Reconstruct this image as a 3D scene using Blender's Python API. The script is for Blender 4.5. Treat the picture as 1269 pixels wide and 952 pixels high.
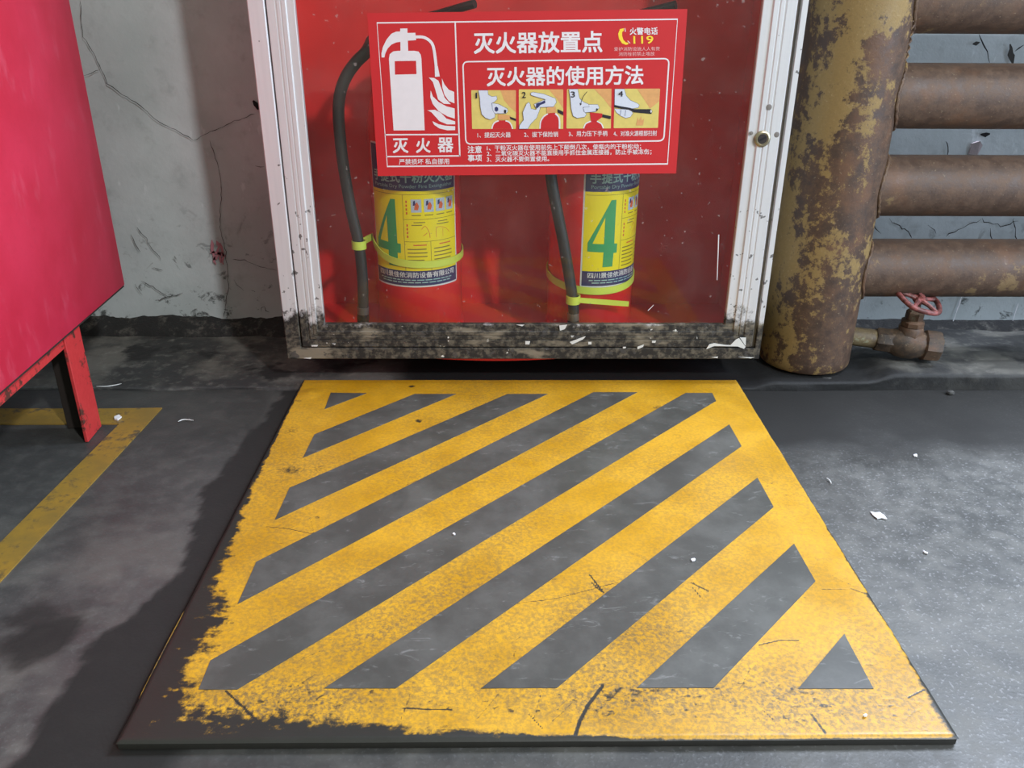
import bpy, bmesh, math, random
import numpy as np
from mathutils import Vector, Matrix
from mathutils.geometry import tessellate_polygon

# ------------------------------------------------------------------ camera, world, lights, exposure
for o in list(bpy.data.objects):
    bpy.data.objects.remove(o, do_unlink=True)
SC = bpy.context.scene
COL = SC.collection
random.seed(7)
RNG = np.random.default_rng(7)

F_PX, CX, CY = 1037.0, 634.5, 476.0
def _n(v):
    v = np.array(v, float); return v / np.linalg.norm(v)
_dY = _n((620 - CX, CY, F_PX))
_dZ = -_n((620 - CX, CY - 2735, F_PX))
_dZ = _n(_dZ - _dY * np.dot(_dZ, _dY))
_dX = np.cross(_dY, _dZ)
if _dX[0] < 0: _dX = -_dX
ROT = np.array([_dX, _dY, _dZ])
CAM = np.array([0, 0, .489])
def ray(x, y): return ROT @ np.array([(x - CX) / F_PX, (CY - y) / F_PX, 1.0])
def at_z(x, y, z):
    d = ray(x, y); return CAM + d * ((z - CAM[2]) / d[2])
def at_y(x, y, Y):
    d = ray(x, y); return CAM + d * ((Y - CAM[1]) / d[1])

cam_d = bpy.data.cameras.new('camera')
cam_d.sensor_fit = 'HORIZONTAL'; cam_d.sensor_width = 36.0
cam_d.lens = F_PX / 1269 * 36.0
cam_d.clip_start = .01
cam = bpy.data.objects.new('camera', cam_d); COL.objects.link(cam)
_r, _u, _f = ROT @ np.array([1, 0, 0]), ROT @ np.array([0, 1, 0]), ROT @ np.array([0, 0, 1])
M = Matrix.Identity(4)
for i in range(3):
    M[i][0], M[i][1], M[i][2], M[i][3] = _r[i], _u[i], -_f[i], CAM[i]
cam.matrix_world = M
SC.camera = cam

w = bpy.data.worlds.new('world'); SC.world = w; w.use_nodes = True
w.node_tree.nodes['Background'].inputs[0].default_value = (.92, 1.0, .84, 1)
w.node_tree.nodes['Background'].inputs[1].default_value = .44

def area(name, loc, target, size, power, color, size_y=None):
    d = bpy.data.lights.new(name, 'AREA'); d.energy = power; d.color = color
    d.shape = 'RECTANGLE' if size_y else 'DISK'; d.size = size
    if size_y: d.size_y = size_y
    o = bpy.data.objects.new(name, d); COL.objects.link(o)
    o.location = loc
    o.rotation_euler = (Vector(target) - Vector(loc)).to_track_quat('-Z', 'Y').to_euler()
    return o
# ceiling lamp in front and to the right of the cabinet
area('ceiling_lamp', (1.55, -1.55, 2.25), (0, 1.0, .2), .18, 68, (.97, .985, 1.0))
# added cool fill light from the right, no opening built there
area('side_fill', (1.7, .20, .75), (.4, .75, .15), .7, 24, (.62, .76, 1.0), 1.2)
# daylight falling through the window above the radiator
area('window_daylight', (1.15, 1.234, 1.30), (1.15, .2, .55), 1.05, 120, (.74, .83, 1.0), .95)

SC.view_settings.view_transform = 'Standard'
SC.view_settings.look = 'None'
SC.view_settings.gamma = 1.0
SC.view_settings.use_curve_mapping = False
SC.view_settings.exposure = 0.0

# ------------------------------------------------------------------ material helpers
def lin(c):
    o = []
    for v in c:
        v = v / 255.0
        o.append(v / 12.92 if v <= .04045 else ((v + .055) / 1.055) ** 2.4)
    return (*o, 1.0)

class NT:
    def __init__(s, name):
        s.m = bpy.data.materials.new(name); s.m.use_nodes = True
        s.t = s.m.node_tree; s.b = s.t.nodes['Principled BSDF']; s.out = s.t.nodes['Material Output']
    def n(s, typ, ins=None, **props):
        nd = s.t.nodes.new(typ)
        for k, v in props.items(): setattr(nd, k, v)
        for k, v in (ins or {}).items(): s.set(nd.inputs[k], v)
        return nd
    def set(s, sock, v):
        if isinstance(v, bpy.types.NodeSocket): s.t.links.new(v, sock)
        else: sock.default_value = v
    def pos(s): return s.n('ShaderNodeNewGeometry').outputs['Position']
    def map(s, v, scale=(1, 1, 1), rot=(0, 0, 0), loc=(0, 0, 0)):
        return s.n('ShaderNodeMapping', {'Vector': v, 'Scale': scale, 'Rotation': rot, 'Location': loc}).outputs[0]
    def noise(s, scale, detail=4, rough=.55, vec=None, dist=0.0):
        return s.n('ShaderNodeTexNoise', {'Vector': vec if vec is not None else s.pos(), 'Scale': scale, 'Detail': detail,
                                          'Roughness': rough, 'Distortion': dist}).outputs['Fac']
    def ramp(s, f, a, b, va=0.0, vb=1.0):
        return s.n('ShaderNodeMapRange', {'Value': f, 'From Min': a, 'From Max': b, 'To Min': va, 'To Max': vb},
                   interpolation_type='SMOOTHSTEP').outputs[0]
    def mix(s, f, a, b):
        nd = s.t.nodes.new('ShaderNodeMix'); nd.data_type = 'RGBA'
        s.set(nd.inputs[0], f); s.set(nd.inputs[6], a); s.set(nd.inputs[7], b)
        return nd.outputs[2]
    def math(s, op, a, b=0.0, clamp=False):
        nd = s.n('ShaderNodeMath', {0: a, 1: b}, operation=op, use_clamp=clamp); return nd.outputs[0]
    def attr(s, name): return s.n('ShaderNodeAttribute', attribute_name=name)
    def sep(s, v): return s.n('ShaderNodeSeparateXYZ', {0: v}).outputs
    def bump(s, h, strength=.3, dist=.002):
        s.t.links.new(s.n('ShaderNodeBump', {'Height': h, 'Strength': strength, 'Distance': dist}).outputs[0], s.b.inputs['Normal'])
    def fin(s, col=None, rough=None, metal=None, spec=None):
        if col is not None: s.set(s.b.inputs['Base Color'], col)
        if rough is not None: s.set(s.b.inputs['Roughness'], rough)
        if metal is not None: s.set(s.b.inputs['Metallic'], metal)
        if spec is not None: s.set(s.b.inputs['Specular IOR Level'], spec)
        return s.m

def plain(name, c, rough=.5, var=.12, scale=60, metal=0.0, spec=.5):
    t = NT(name); a = lin(c)
    f = t.noise(scale, 3)
    d = tuple(x * (1 - 2 * var) for x in a[:3]) + (1,)
    l = tuple(min(1, x * (1 + var)) for x in a[:3]) + (1,)
    return t.fin(t.mix(f, d, l), rough, metal, spec)

MT = {}
# --- floor
t = NT('floor_concrete')
a = t.attr('stain_shade'); sp = t.sep(a.outputs['Vector'])
n1 = t.noise(5, 6, .6); n2 = t.noise(42, 5, .65); n3 = t.noise(330, 2, .5)
c = t.mix(t.ramp(n1, .3, .7), lin((76, 77, 76)), lin((94, 94, 92)))
c = t.mix(t.math('MULTIPLY', t.ramp(n2, .42, .7), .25), c, lin((134, 132, 126)))
c = t.mix(t.math('MULTIPLY', sp[1], .38), c, lin((140, 138, 130)))
c = t.mix(t.math('MULTIPLY', t.ramp(n3, .58, .70), t.ramp(t.sep(t.pos())[0], -.3, .35, .07, .28)), c, lin((176, 176, 180)))
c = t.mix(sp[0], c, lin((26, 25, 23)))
rr = t.math('MAXIMUM', t.ramp(n2, .3, .7, .36, .6), t.math('MULTIPLY', sp[0], .8))
t.bump(t.math('ADD', t.math('MULTIPLY', n3, .5), n2), .22, .0016)
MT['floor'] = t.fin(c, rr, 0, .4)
# --- ledge and fillet
t = NT('ledge_cement')
n1 = t.noise(9, 6, .6); n2 = t.noise(60, 5, .7); px = t.sep(t.pos())[0]
c = t.mix(t.ramp(n1, .42, .62), lin((54, 54, 54)), lin((104, 102, 96)))
c = t.mix(t.math('MULTIPLY', t.ramp(n2, .5, .75), .4), c, lin((150, 148, 140)))
c = t.mix(t.ramp(t.noise(14, 4, .6, t.map(t.pos(), loc=(3, 1, 0))), .56, .66), c, lin((34, 33, 33)))
c = t.mix(t.sep(t.attr('stain_shade').outputs['Vector'])[0], c, lin((20, 20, 20)))
t.bump(t.math('ADD', n2, n1), .4, .004)
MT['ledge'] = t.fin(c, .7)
t = NT('black_grime_cement')
n1 = t.noise(38, 6, .7); n2 = t.noise(110, 4, .7)
c = t.mix(t.ramp(n1, .5, .72), lin((30, 29, 29)), lin((96, 92, 86)))
t.bump(n2, .8, .004)
MT['fillet'] = t.fin(c, .8)
# --- wall
t = NT('wall_plaster')
n1 = t.noise(3.5, 6, .6); n2 = t.noise(26, 5, .65); n3 = t.noise(140, 3); z = t.sep(t.pos())[2]
c = t.mix(t.ramp(n1, .3, .7), lin((172, 180, 181)), lin((202, 209, 211)))
c = t.mix(t.math('MULTIPLY', t.ramp(n2, .52, .75), .35), c, lin((128, 134, 134)))
sc = t.noise(34, 5, .7, t.map(t.pos(), (1, 1, 1), (0, .5, 0)), .6)
low = t.ramp(z, .02, .26, 1, 0)
c = t.mix(t.math('MULTIPLY', t.math('MULTIPLY', t.ramp(sc, .57, .66), low), .85), c, lin((52, 52, 50)))
c = t.mix(t.math('MULTIPLY', t.ramp(t.noise(46, 3, .6, t.map(t.pos(), (1, 1, .35), (0, .6, 0))), .66, .72), .5), c, lin((214, 220, 222)))
t.bump(t.math('ADD', n2, t.math('MULTIPLY', n3, .4)), .25, .003)
MT['wall'] = t.fin(c, .62, 0, .4)
MT['crack'] = plain('crack_dark', (58, 56, 53), .9)
MT['hole'] = plain('hole_dark', (30, 30, 32), .95)
MT['smear'] = plain('red_paint_smear', (184, 124, 134), .7)
# --- painted floor line
t = NT('worn_yellow_line')
n1 = t.noise(16, 5, .65); n2 = t.noise(90, 5, .7)
c = t.mix(t.ramp(n1, .35, .65), lin((132, 108, 50)), lin((158, 124, 46)))
c = t.mix(t.ramp(t.math('ADD', t.math('MULTIPLY', n1, .5), t.math('MULTIPLY', n2, .5)), .50, .64), c, lin((82, 74, 58)))
MT['line'] = t.fin(c, .55)
# --- mat
t = NT('mat_yellow_paint')
sp = t.sep(t.attr('wear').outputs['Vector'])
n1 = t.noise(14, 5, .6); n2 = t.noise(300, 5, .75); n3 = t.noise(70, 5, .7, t.map(t.pos(), (1, 3, 1), (0, 0, .45)))
c = t.mix(t.ramp(n1, .3, .7), lin((190, 140, 16)), lin((212, 161, 32)))
c = t.mix(t.math('MULTIPLY', t.ramp(n3, .5, .72), .35), c, lin((176, 132, 52)))
grime = t.math('MULTIPLY', sp[1], t.ramp(n2, .36, .66))
c = t.mix(grime, c, lin((104, 88, 62)))
k = t.ramp(t.math('ADD', sp[0], t.math('MULTIPLY', t.math('SUBTRACT', n2, .5), .7)), .30, .72)
c = t.mix(k, c, lin((40, 40, 36)))
t.bump(t.math('SUBTRACT', n2, sp[0]), .15, .0008)
MT['mat'] = t.fin(c, t.ramp(n1, .3, .7, .36, .5), 0, .5)
t = NT('mat_grey_stripe')
n1 = t.noise(18, 5, .65); n2 = t.noise(45, 4, .7, t.map(t.pos(), (1, 2.5, 1), (0, 0, -.5)), .8); n3 = t.noise(500, 2)
c = t.mix(t.ramp(n1, .35, .7), lin((70, 70, 66)), lin((90, 90, 86)))
c = t.mix(t.math('MULTIPLY', t.ramp(n2, .58, .74), .55), c, lin((138, 139, 136)))
t.bump(n3, .1, .0006)
MT['stripe'] = t.fin(c, .42, 0, .5)
t = NT('mat_rubber_edge')
n1 = t.noise(50, 5, .7)
MT['rubber_edge'] = t.fin(t.mix(n1, lin((24, 23, 21)), lin((46, 45, 40))), .75)
# --- aluminium frame
def frame_mat(name, base, top_dirt):
    t = NT(name)
    p = t.pos(); z = t.sep(p)[2]
    n1 = t.noise(28, 6, .7); n2 = t.noise(120, 4, .7); br = t.noise(30, 3, .5, t.map(p, (9, 9, .35)))
    c = t.mix(br, lin(tuple(v * .93 for v in base)), lin(base))
    h = t.math('ADD', z, t.math('MULTIPLY', t.math('SUBTRACT', n1, .5), -.11))
    soot_shade = t.ramp(h, top_dirt, top_dirt + .02, 1, 0)
    dc = t.mix(t.ramp(n2, .42, .68), lin((34, 32, 30)), lin((98, 92, 80)))
    dc = t.mix(t.ramp(t.noise(75, 4, .65), .68, .72), dc, lin((222, 222, 216)))
    dc = t.mix(t.ramp(t.noise(13, 4, .6, t.map(p, (1, 1, 3))), .54, .66), dc, lin((126, 118, 102)))
    c = t.mix(soot_shade, c, dc)
    speck = t.ramp(t.math('ADD', t.noise(95, 2, .5), t.ramp(z, .08, .36, .1, 0)), .73, .76)
    c = t.mix(t.math('MULTIPLY', speck, .8), c, lin((70, 68, 66)))
    t.bump(n2, .12, .001)
    return t.fin(c, t.ramp(soot_shade, 0, 1, .34, .75), t.ramp(soot_shade, 0, 1, .25, 0))
MT['alu'] = frame_mat('aluminium_frame', (226, 226, 228), .098)
t = NT('alu_grey_gap'); MT['gap'] = t.fin(lin((120, 114, 108)), .6)
MT['seam'] = plain('dark_seam', (22, 20, 20), .8)
# --- reds
t = NT('cabinet_red_paint')
n1 = t.noise(8, 5, .6); n2 = t.noise(150, 3)
c = t.mix(t.ramp(n1, .3, .7), lin((206, 32, 34)), lin((228, 44, 44)))
MT['cab_red'] = t.fin(c, .4)
t = NT('extinguisher_red')
MT['ext_red'] = t.fin(t.mix(t.noise(9, 4), lin((206, 30, 32)), lin((226, 42, 40))), .3)
t = NT('panel_pink_red')
n1 = t.noise(7, 6, .65); n2 = t.noise(160, 4, .7); n3 = t.noise(20, 4, .6, t.map(t.pos(), (1, 2.2, .8), (.4, 0, 0)))
c = t.mix(t.ramp(n1, .3, .7), lin((188, 36, 60)), lin((203, 48, 76)))
c = t.mix(t.math('MULTIPLY', t.ramp(n3, .56, .74), .3), c, lin((212, 98, 118)))
c = t.mix(t.math('MULTIPLY', t.ramp(n2, .52, .75), .25), c, lin((170, 40, 62)))
t.bump(n2, .08, .0006)
MT['panel'] = t.fin(c, .5, 0, .4)
t = NT('chipped_red_iron')
n1 = t.noise(45, 6, .7); n2 = t.noise(160, 4, .7)
c = t.mix(n2, lin((178, 40, 44)), lin((206, 62, 62)))
c = t.mix(t.ramp(n1, .55, .63), c, lin((84, 46, 38)))
t.bump(n1, .3, .002)
MT['iron'] = t.fin(c, .55)
MT['iron_dark'] = plain('dark_iron', (44, 36, 32), .7)
# --- glass (thin pane: see-through with a faint mirror and dust)
t = NT('dusty_glass')
tr = t.n('ShaderNodeBsdfTransparent', {'Color': (.97, .98, .97, 1)})
gl = t.n('ShaderNodeBsdfGlossy', {'Color': (1, 1, 1, 1), 'Roughness': .03})
df = t.n('ShaderNodeBsdfDiffuse', {'Color': lin((190, 180, 176))})
fr = t.math('ADD', t.math('MULTIPLY', t.math('POWER', t.n('ShaderNodeLayerWeight').outputs['Facing'], 4.0), .7), .016)
m1 = t.n('ShaderNodeMixShader', {0: fr, 1: tr.outputs[0], 2: gl.outputs[0]})
dust = t.math('ADD', t.ramp(t.noise(11, 5, .65), .35, .75, .012, .04), t.math('MULTIPLY', t.ramp(t.noise(130, 2, .5), .7, .76), .3))
m2 = t.n('ShaderNodeMixShader', {0: dust, 1: m1.outputs[0], 2: df.outputs[0]})
t.t.links.new(m2.outputs[0], t.out.inputs[0])
MT['glass'] = t.m
# --- printed colours
MT['s_red'] = plain('sign_red', (202, 42, 48), .42, .05, 30)
MT['s_white'] = plain('sign_white', (232, 230, 234), .5, .04, 90)
MT['s_pic'] = plain('sign_picture_yellow', (224, 206, 116), .5, .12, 90)
MT['s_yellow'] = plain('sign_phone_yellow', (250, 220, 60), .5, .03)
MT['s_hand'] = plain('sign_hand_white', (214, 222, 236), .5, .05, 300)
MT['s_ink'] = plain('sign_ink', (36, 34, 44), .5, .05)
MT['s_blue'] = plain('sign_blue_ink', (48, 54, 104), .5, .05)
MT['s_flame'] = plain('sign_flame_orange', (224, 168, 108), .5, .1, 200)
MT['s_dimwhite'] = plain('sign_fine_print', (232, 184, 184), .5, .05)
MT['l_white'] = plain('label_white', (214, 214, 214), .4, .04)
MT['l_blue'] = plain('label_navy', (38, 42, 92), .4, .05)
MT['l_yellow'] = plain('label_yellow', (232, 214, 20), .4, .04)
MT['l_green'] = plain('label_green', (56, 152, 92), .4, .04)
MT['l_pale'] = plain('label_pale_text', (150, 190, 186), .4, .04)
MT['l_ink'] = plain('label_fine_ink', (128, 112, 34), .5, .05)
MT['l_redink'] = plain('label_red_ink', (206, 92, 44), .5, .05)
MT['l_pic'] = plain('label_picture', (176, 190, 204), .5, .15, 500)
# --- small stuff
MT['rubber'] = plain('hose_rubber', (40, 40, 40), .5, .15, 120)
MT['plastic'] = plain('black_plastic', (26, 26, 27), .35)
MT['tie'] = plain('lime_cable_tie', (204, 220, 84), .45, .05)
MT['steel'] = plain('dull_steel', (150, 146, 138), .35, .1, 80, .8)
MT['lock'] = plain('lock_nickel', (176, 164, 136), .3, .15, 60, .85)
MT['paper'] = plain('white_paper', (236, 238, 242), .7, .03)
MT['thread'] = plain('white_thread', (214, 216, 214), .7, .03)
MT['pinkpaper'] = plain('pinkish_plug', (206, 192, 196), .7, .1, 300)
# --- rust
def rust(name, amount, seed, *cols, side=0.0, **kw):
    return _rust(name, amount, seed, side, *cols, **kw)
def _rust(name, amount, seed, side, dark=(68, 50, 40), brown=(96, 73, 57), ochre=(150, 124, 76)):
    t = NT(name)
    p = t.map(t.pos(), loc=(seed, seed * .7, 0))
    n1 = t.noise(6, 5, .6, t.map(p, (1.6, 1.6, .8))); n2 = t.noise(60, 6, .75, p); n3 = t.noise(300, 3, .6, p)
    c = t.mix(t.ramp(n2, .35, .68), lin(dark), lin(brown))
    c = t.mix(t.math('MULTIPLY', t.ramp(t.noise(16, 4, .6, p), .52, .7), .5), c, lin((116, 80, 54)))
    f = t.math('ADD', t.math('MULTIPLY', n1, .6), t.math('MULTIPLY', n2, .4))
    if side: f = t.math('ADD', f, t.ramp(t.sep(t.pos())[0], .385, .45, side, 0.0))
    c = t.mix(t.ramp(f, amount, amount + .04), c, t.mix(n3, lin(tuple(v * .86 for v in ochre)), lin(ochre)))
    c = t.mix(t.math('MULTIPLY', t.ramp(n3, .64, .72), .3), c, lin((176, 160, 130)))
    t.bump(t.math('ADD', n2, t.math('MULTIPLY', n3, .5)), .3, .0016)
    return t.fin(c, t.ramp(n2, .3, .7, .5, .75))
MT['rust_head'] = rust('rusty_header', .515, 3.2, (66, 50, 40), (94, 70, 52), (146, 120, 72), side=.07)
MT['rust_pipe'] = rust('rusty_pipe', .6, 1.1, (78, 60, 49), (102, 80, 64), (138, 114, 80))
MT['rust_weld'] = rust('rusty_weld', .53, 5.0, (78, 58, 46), (108, 84, 62))
MT['valve'] = rust('rusty_bronze', .60, 8.0, (50, 42, 36), (92, 74, 56), (116, 110, 92))
MT['nipple'] = rust('rusty_nipple', .54, 9.0, (84, 70, 50), (116, 100, 68), (140, 138, 112))
t = NT('worn_red_wheel')
n1 = t.noise(90, 5, .7)
MT['wheel'] = t.fin(t.mix(t.ramp(n1, .42, .62), lin((92, 52, 48)), lin((150, 86, 82))), .5)

# ------------------------------------------------------------------ mesh helpers
def mesh_of(V, Fc):
    me = bpy.data.meshes.new('m'); me.from_pydata([tuple(v) for v in V], [], Fc); me.update(); return me
def join(*parts):
    V, Fc = [], []
    for v, f in parts:
        b = len(V); V += [tuple(p) for p in v]; Fc += [tuple(i + b for i in q) for q in f]
    return V, Fc
def box(x0, x1, y0, y1, z0, z1):
    V = [(x, y, z) for z in (z0, z1) for y in (y0, y1) for x in (x0, x1)]
    return V, [(0, 2, 3, 1), (4, 5, 7, 6), (0, 1, 5, 4), (2, 6, 7, 3), (0, 4, 6, 2), (1, 3, 7, 5)]
def bev(vf, wd=.002, seg=2):
    bm = bmesh.new(); vs = [bm.verts.new(v) for v in vf[0]]
    for f in vf[1]: bm.faces.new([vs[i] for i in f])
    bmesh.ops.recalc_face_normals(bm, faces=bm.faces)
    bmesh.ops.bevel(bm, geom=list(bm.edges), offset=wd, segments=seg, affect='EDGES', profile=.5)
    bm.verts.index_update()
    r = [tuple(v.co) for v in bm.verts], [tuple(v.index for v in f.verts) for f in bm.faces]
    bm.free(); return r
def frame_axes(d):
    d = Vector(d).normalized(); a = Vector((0, 0, 1)) if abs(d.z) < .9 else Vector((1, 0, 0))
    u = d.cross(a).normalized(); return d, u, d.cross(u).normalized()
def smooth_path(P, sub=6):
    P = [Vector(p) for p in P]; out = []
    for i in range(len(P) - 1):
        a, b, c, d = P[max(i - 1, 0)], P[i], P[i + 1], P[min(i + 2, len(P) - 1)]
        for k in range(sub):
            s = k / sub
            out.append(.5 * ((2 * b) + (c - a) * s + (2 * a - 5 * b + 4 * c - d) * s * s + (3 * b - a - 3 * c + d) * s ** 3))
    out.append(P[-1]); return out
def tube(P, r, n=12, caps=True, closed=False):
    P = [Vector(p) for p in P]; V, Fc = [], []; m = len(P)
    rr = r if isinstance(r, (list, tuple)) else [r] * m
    pu = None
    for i in range(m):
        if closed: d = P[(i + 1) % m] - P[i - 1]
        else: d = P[min(i + 1, m - 1)] - P[max(i - 1, 0)]
        d.normalize()
        if pu is None: _, u, _v = frame_axes(d)
        else: u = (pu - d * pu.dot(d)).normalized()
        pu = u; v = d.cross(u)
        for k in range(n):
            a = 2 * math.pi * k / n; V.append(tuple(P[i] + (u * math.cos(a) + v * math.sin(a)) * rr[i]))
    for i in range(m if closed else m - 1):
        j = (i + 1) % m
        for k in range(n):
            Fc.append((i * n + k, i * n + (k + 1) % n, j * n + (k + 1) % n, j * n + k))
    if caps and not closed:
        Fc.append(tuple(range(n))[::-1]); Fc.append(tuple(range((m - 1) * n, m * n)))
    return V, Fc
def lathe(prof, o, axis=(0, 0, 1), n=32):
    """prof: (radius, height) along the axis"""
    d, u, v = frame_axes(axis); o = Vector(o); V, Fc = [], []
    for r, h in prof:
        for k in range(n):
            a = 2 * math.pi * k / n; V.append(tuple(o + d * h + (u * math.cos(a) + v * math.sin(a)) * max(r, 1e-5)))
    for i in range(len(prof) - 1):
        for k in range(n):
            Fc.append((i * n + k, i * n + (k + 1) % n, (i + 1) * n + (k + 1) % n, (i + 1) * n + k))
    Fc.append(tuple(range(n))[::-1]); Fc.append(tuple(range((len(prof) - 1) * n, len(prof) * n)))
    return V, Fc
def xf(vf, fn): return [tuple(fn(*v)) for v in vf[0]], vf[1]
def finish(me, mat, smooth=True):
    bm = bmesh.new(); bm.from_mesh(me); bmesh.ops.recalc_face_normals(bm, faces=bm.faces); bm.to_mesh(me); bm.free()
    me.materials.clear(); me.materials.append(MT[mat])
    if smooth:
        me.polygons.foreach_set('use_smooth', [True] * len(me.polygons)); me.set_sharp_from_angle(angle=math.radians(38))
def obj(name, vf, mat, parent=None, origin=(0, 0, 0), smooth=True, recalc=True):
    V = [(v[0] - origin[0], v[1] - origin[1], v[2] - origin[2]) for v in vf[0]]
    me = mesh_of(V, vf[1])
    if recalc: finish(me, mat, smooth)
    else:
        me.materials.append(MT[mat])
    me.name = name
    o = bpy.data.objects.new(name, me); COL.objects.link(o)
    if parent: o.parent = parent
    else: o.location = origin
    return o
def tag(o, label, cat, group=None):
    o['label'] = label; o['category'] = cat
    if group: o['group'] = group
    return o
class Thing:
    def __init__(s, name, origin, label, cat, group=None):
        s.o = tuple(float(v) for v in origin)
        s.root = bpy.data.objects.new(name, None); COL.objects.link(s.root)
        s.root.empty_display_size = .05; s.root.location = s.o
        tag(s.root, label, cat, group)
    def add(s, name, vf, mat, parent=None, smooth=True, recalc=True):
        return obj(name, vf, mat, parent or s.root, s.o, smooth, recalc)
def structure(o): o['kind'] = 'structure'; return o

# numpy noise for stains on dense grids
def vnoise(nx, ny, cells_x, cells_y):
    g = RNG.random((int(cells_y) + 3, int(cells_x) + 3))
    x = np.linspace(0, cells_x, nx); y = np.linspace(0, cells_y, ny)
    xi = x.astype(int); yi = y.astype(int); fx = x - xi; fy = y - yi
    fx = fx * fx * (3 - 2 * fx); fy = fy * fy * (3 - 2 * fy)
    A = g[np.ix_(yi, xi)]; B = g[np.ix_(yi, xi + 1)]; Cc = g[np.ix_(yi + 1, xi)]; D = g[np.ix_(yi + 1, xi + 1)]
    return (A * (1 - fx) + B * fx) * (1 - fy)[:, None] + (Cc * (1 - fx) + D * fx) * fy[:, None]
def fbm(nx, ny, cx, cy, octv=5, gain=.55):
    s = np.zeros((ny, nx)); a = 1; tot = 0
    for k in range(octv):
        s += a * vnoise(nx, ny, cx * 2 ** k, cy * 2 ** k); tot += a; a *= gain
    return s / tot
def sstep(x, a, b):
    t_ = np.clip((x - a) / (b - a), 0, 1); return t_ * t_ * (3 - 2 * t_)
def grid_mesh(name, X, Y, Z):
    """dense grid mesh from 2-D arrays"""
    ny, nx = X.shape
    me = bpy.data.meshes.new(name)
    co = np.stack([X, Y, Z], -1).reshape(-1, 3).astype(np.float32)
    idx = np.arange(nx * ny).reshape(ny, nx)
    q = np.stack([idx[:-1, :-1], idx[:-1, 1:], idx[1:, 1:], idx[1:, :-1]], -1).reshape(-1, 4)
    me.vertices.add(len(co)); me.vertices.foreach_set('co', co.ravel())
    me.loops.add(q.size); me.loops.foreach_set('vertex_index', q.ravel().astype(np.int32))
    me.polygons.add(len(q)); me.polygons.foreach_set('loop_start', (np.arange(len(q)) * 4).astype(np.int32))
    me.polygons.foreach_set('use_smooth', np.ones(len(q), bool))
    me.update(calc_edges=True); return me
def set_attr(me, name, R, G, B=None):
    at = me.attributes.new(name, 'FLOAT_VECTOR', 'POINT')
    d = np.stack([R, G, np.zeros_like(R) if B is None else B], -1).astype(np.float32)
    at.data.foreach_set('vector', d.ravel())
def seg_dist(X, Y, pts):
    d = np.full(X.shape, 9.0)
    for (x0, y0), (x1, y1) in zip(pts[:-1], pts[1:]):
        dx, dy = x1 - x0, y1 - y0; L = dx * dx + dy * dy + 1e-12
        s = np.clip(((X - x0) * dx + (Y - y0) * dy) / L, 0, 1)
        d = np.minimum(d, np.hypot(X - x0 - s * dx, Y - y0 - s * dy))
    return d

# ------------------------------------------------------------------ floor
YW = 1.268                # wall plane
YG = 1.0515               # glass plane of the cabinet
xs = np.concatenate([np.linspace(-3, -1.05, 8)[:-1], np.linspace(-1.05, 1.05, 430), np.linspace(1.05, 3, 8)[1:]])
ys = np.concatenate([np.linspace(-3, .25, 12)[:-1], np.linspace(.25, 1.3, 230)])
X, Y = np.meshgrid(xs, ys)
ny, nx = X.shape
nA = fbm(nx, ny, 14, 9); nB = fbm(nx, ny, 50, 32); nC = fbm(nx, ny, 7, 5)
# dark greasy outline left of the mat: the mat once lay further to the left
_e = np.array([at_z(x, y, 0)[:2] for x, y in [(-60, 990), (12, 939), (41, 899), (70, 858), (104, 817), (133, 783), (174, 754), (203, 725), (232, 672), (243, 626), (272, 580), (313, 533), (348, 481)]])
edge = np.interp(Y, _e[:, 1], _e[:, 0])
dk = sstep(X, edge - .005 + (nB - .5) * .03, edge + .005 + (nB - .5) * .03) * sstep(-X, .2, .24)
dk *= sstep(1.075 - Y, 0, .03)
dark = dk * .93
# shadow painted dark under the cabinet and along the ledge, right of the mat
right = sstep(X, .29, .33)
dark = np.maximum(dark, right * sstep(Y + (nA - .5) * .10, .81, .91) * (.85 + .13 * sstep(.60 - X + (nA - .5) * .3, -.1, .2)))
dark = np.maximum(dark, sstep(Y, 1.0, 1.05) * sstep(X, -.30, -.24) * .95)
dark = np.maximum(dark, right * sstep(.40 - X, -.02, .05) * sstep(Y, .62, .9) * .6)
# in front of the mat and at its left foot
dark = np.maximum(dark, sstep(.455 - Y, 0, .03) * sstep(Y, .385, .425) * sstep(X + .0 * Y, -.40, -.3) * sstep(-X, -.36, -.30) * .6)
# oily spots at lower left
for (px_, py_, r_, s_) in [(60, 790, .035, .9), (40, 765, .03, .8), (95, 748, .02, .55), (20, 800, .03, .5), (150, 575, .03, .4), (25, 690, .02, .5), (110, 690, .04, .4)]:
    p = at_z(px_, py_, 0); dd = np.hypot((X - p[0]), (Y - p[1]) * 1.3)
    dark = np.maximum(dark, s_ * sstep(r_ * 1.5 - dd + (nB - .5) * r_ * 2.4, 0, r_))
dark = np.maximum(dark, sstep(nC, .60, .74) * .2)
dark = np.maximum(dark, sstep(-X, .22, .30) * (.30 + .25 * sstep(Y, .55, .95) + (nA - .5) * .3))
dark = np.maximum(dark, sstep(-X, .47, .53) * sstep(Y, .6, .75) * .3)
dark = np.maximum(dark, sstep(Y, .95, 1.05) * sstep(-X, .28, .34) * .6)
pale = sstep(nB * .6 + nA * .4, .48, .66) * (1 - dk)
pale *= (.35 + .65 * sstep(.9 - Y, 0, .3)) * (1 - .75 * sstep(X, .2, .35))
for (px_, py_, r_, s_) in [(1125, 512, .035, .7), (1080, 505, .03, .35), (930, 500, .03, .3)]:
    p = at_z(px_, py_, 0); dd = np.hypot(X - p[0], (Y - p[1]) * 1.6)
    pale = np.maximum(pale, s_ * sstep(r_ - dd + (nB - .5) * .03, 0, r_))
Z = (nA - .5) * .0012
Z[np.abs(X) > 1.06] = 0
me = grid_mesh('floor', X, Y, Z - .0006)
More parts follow.
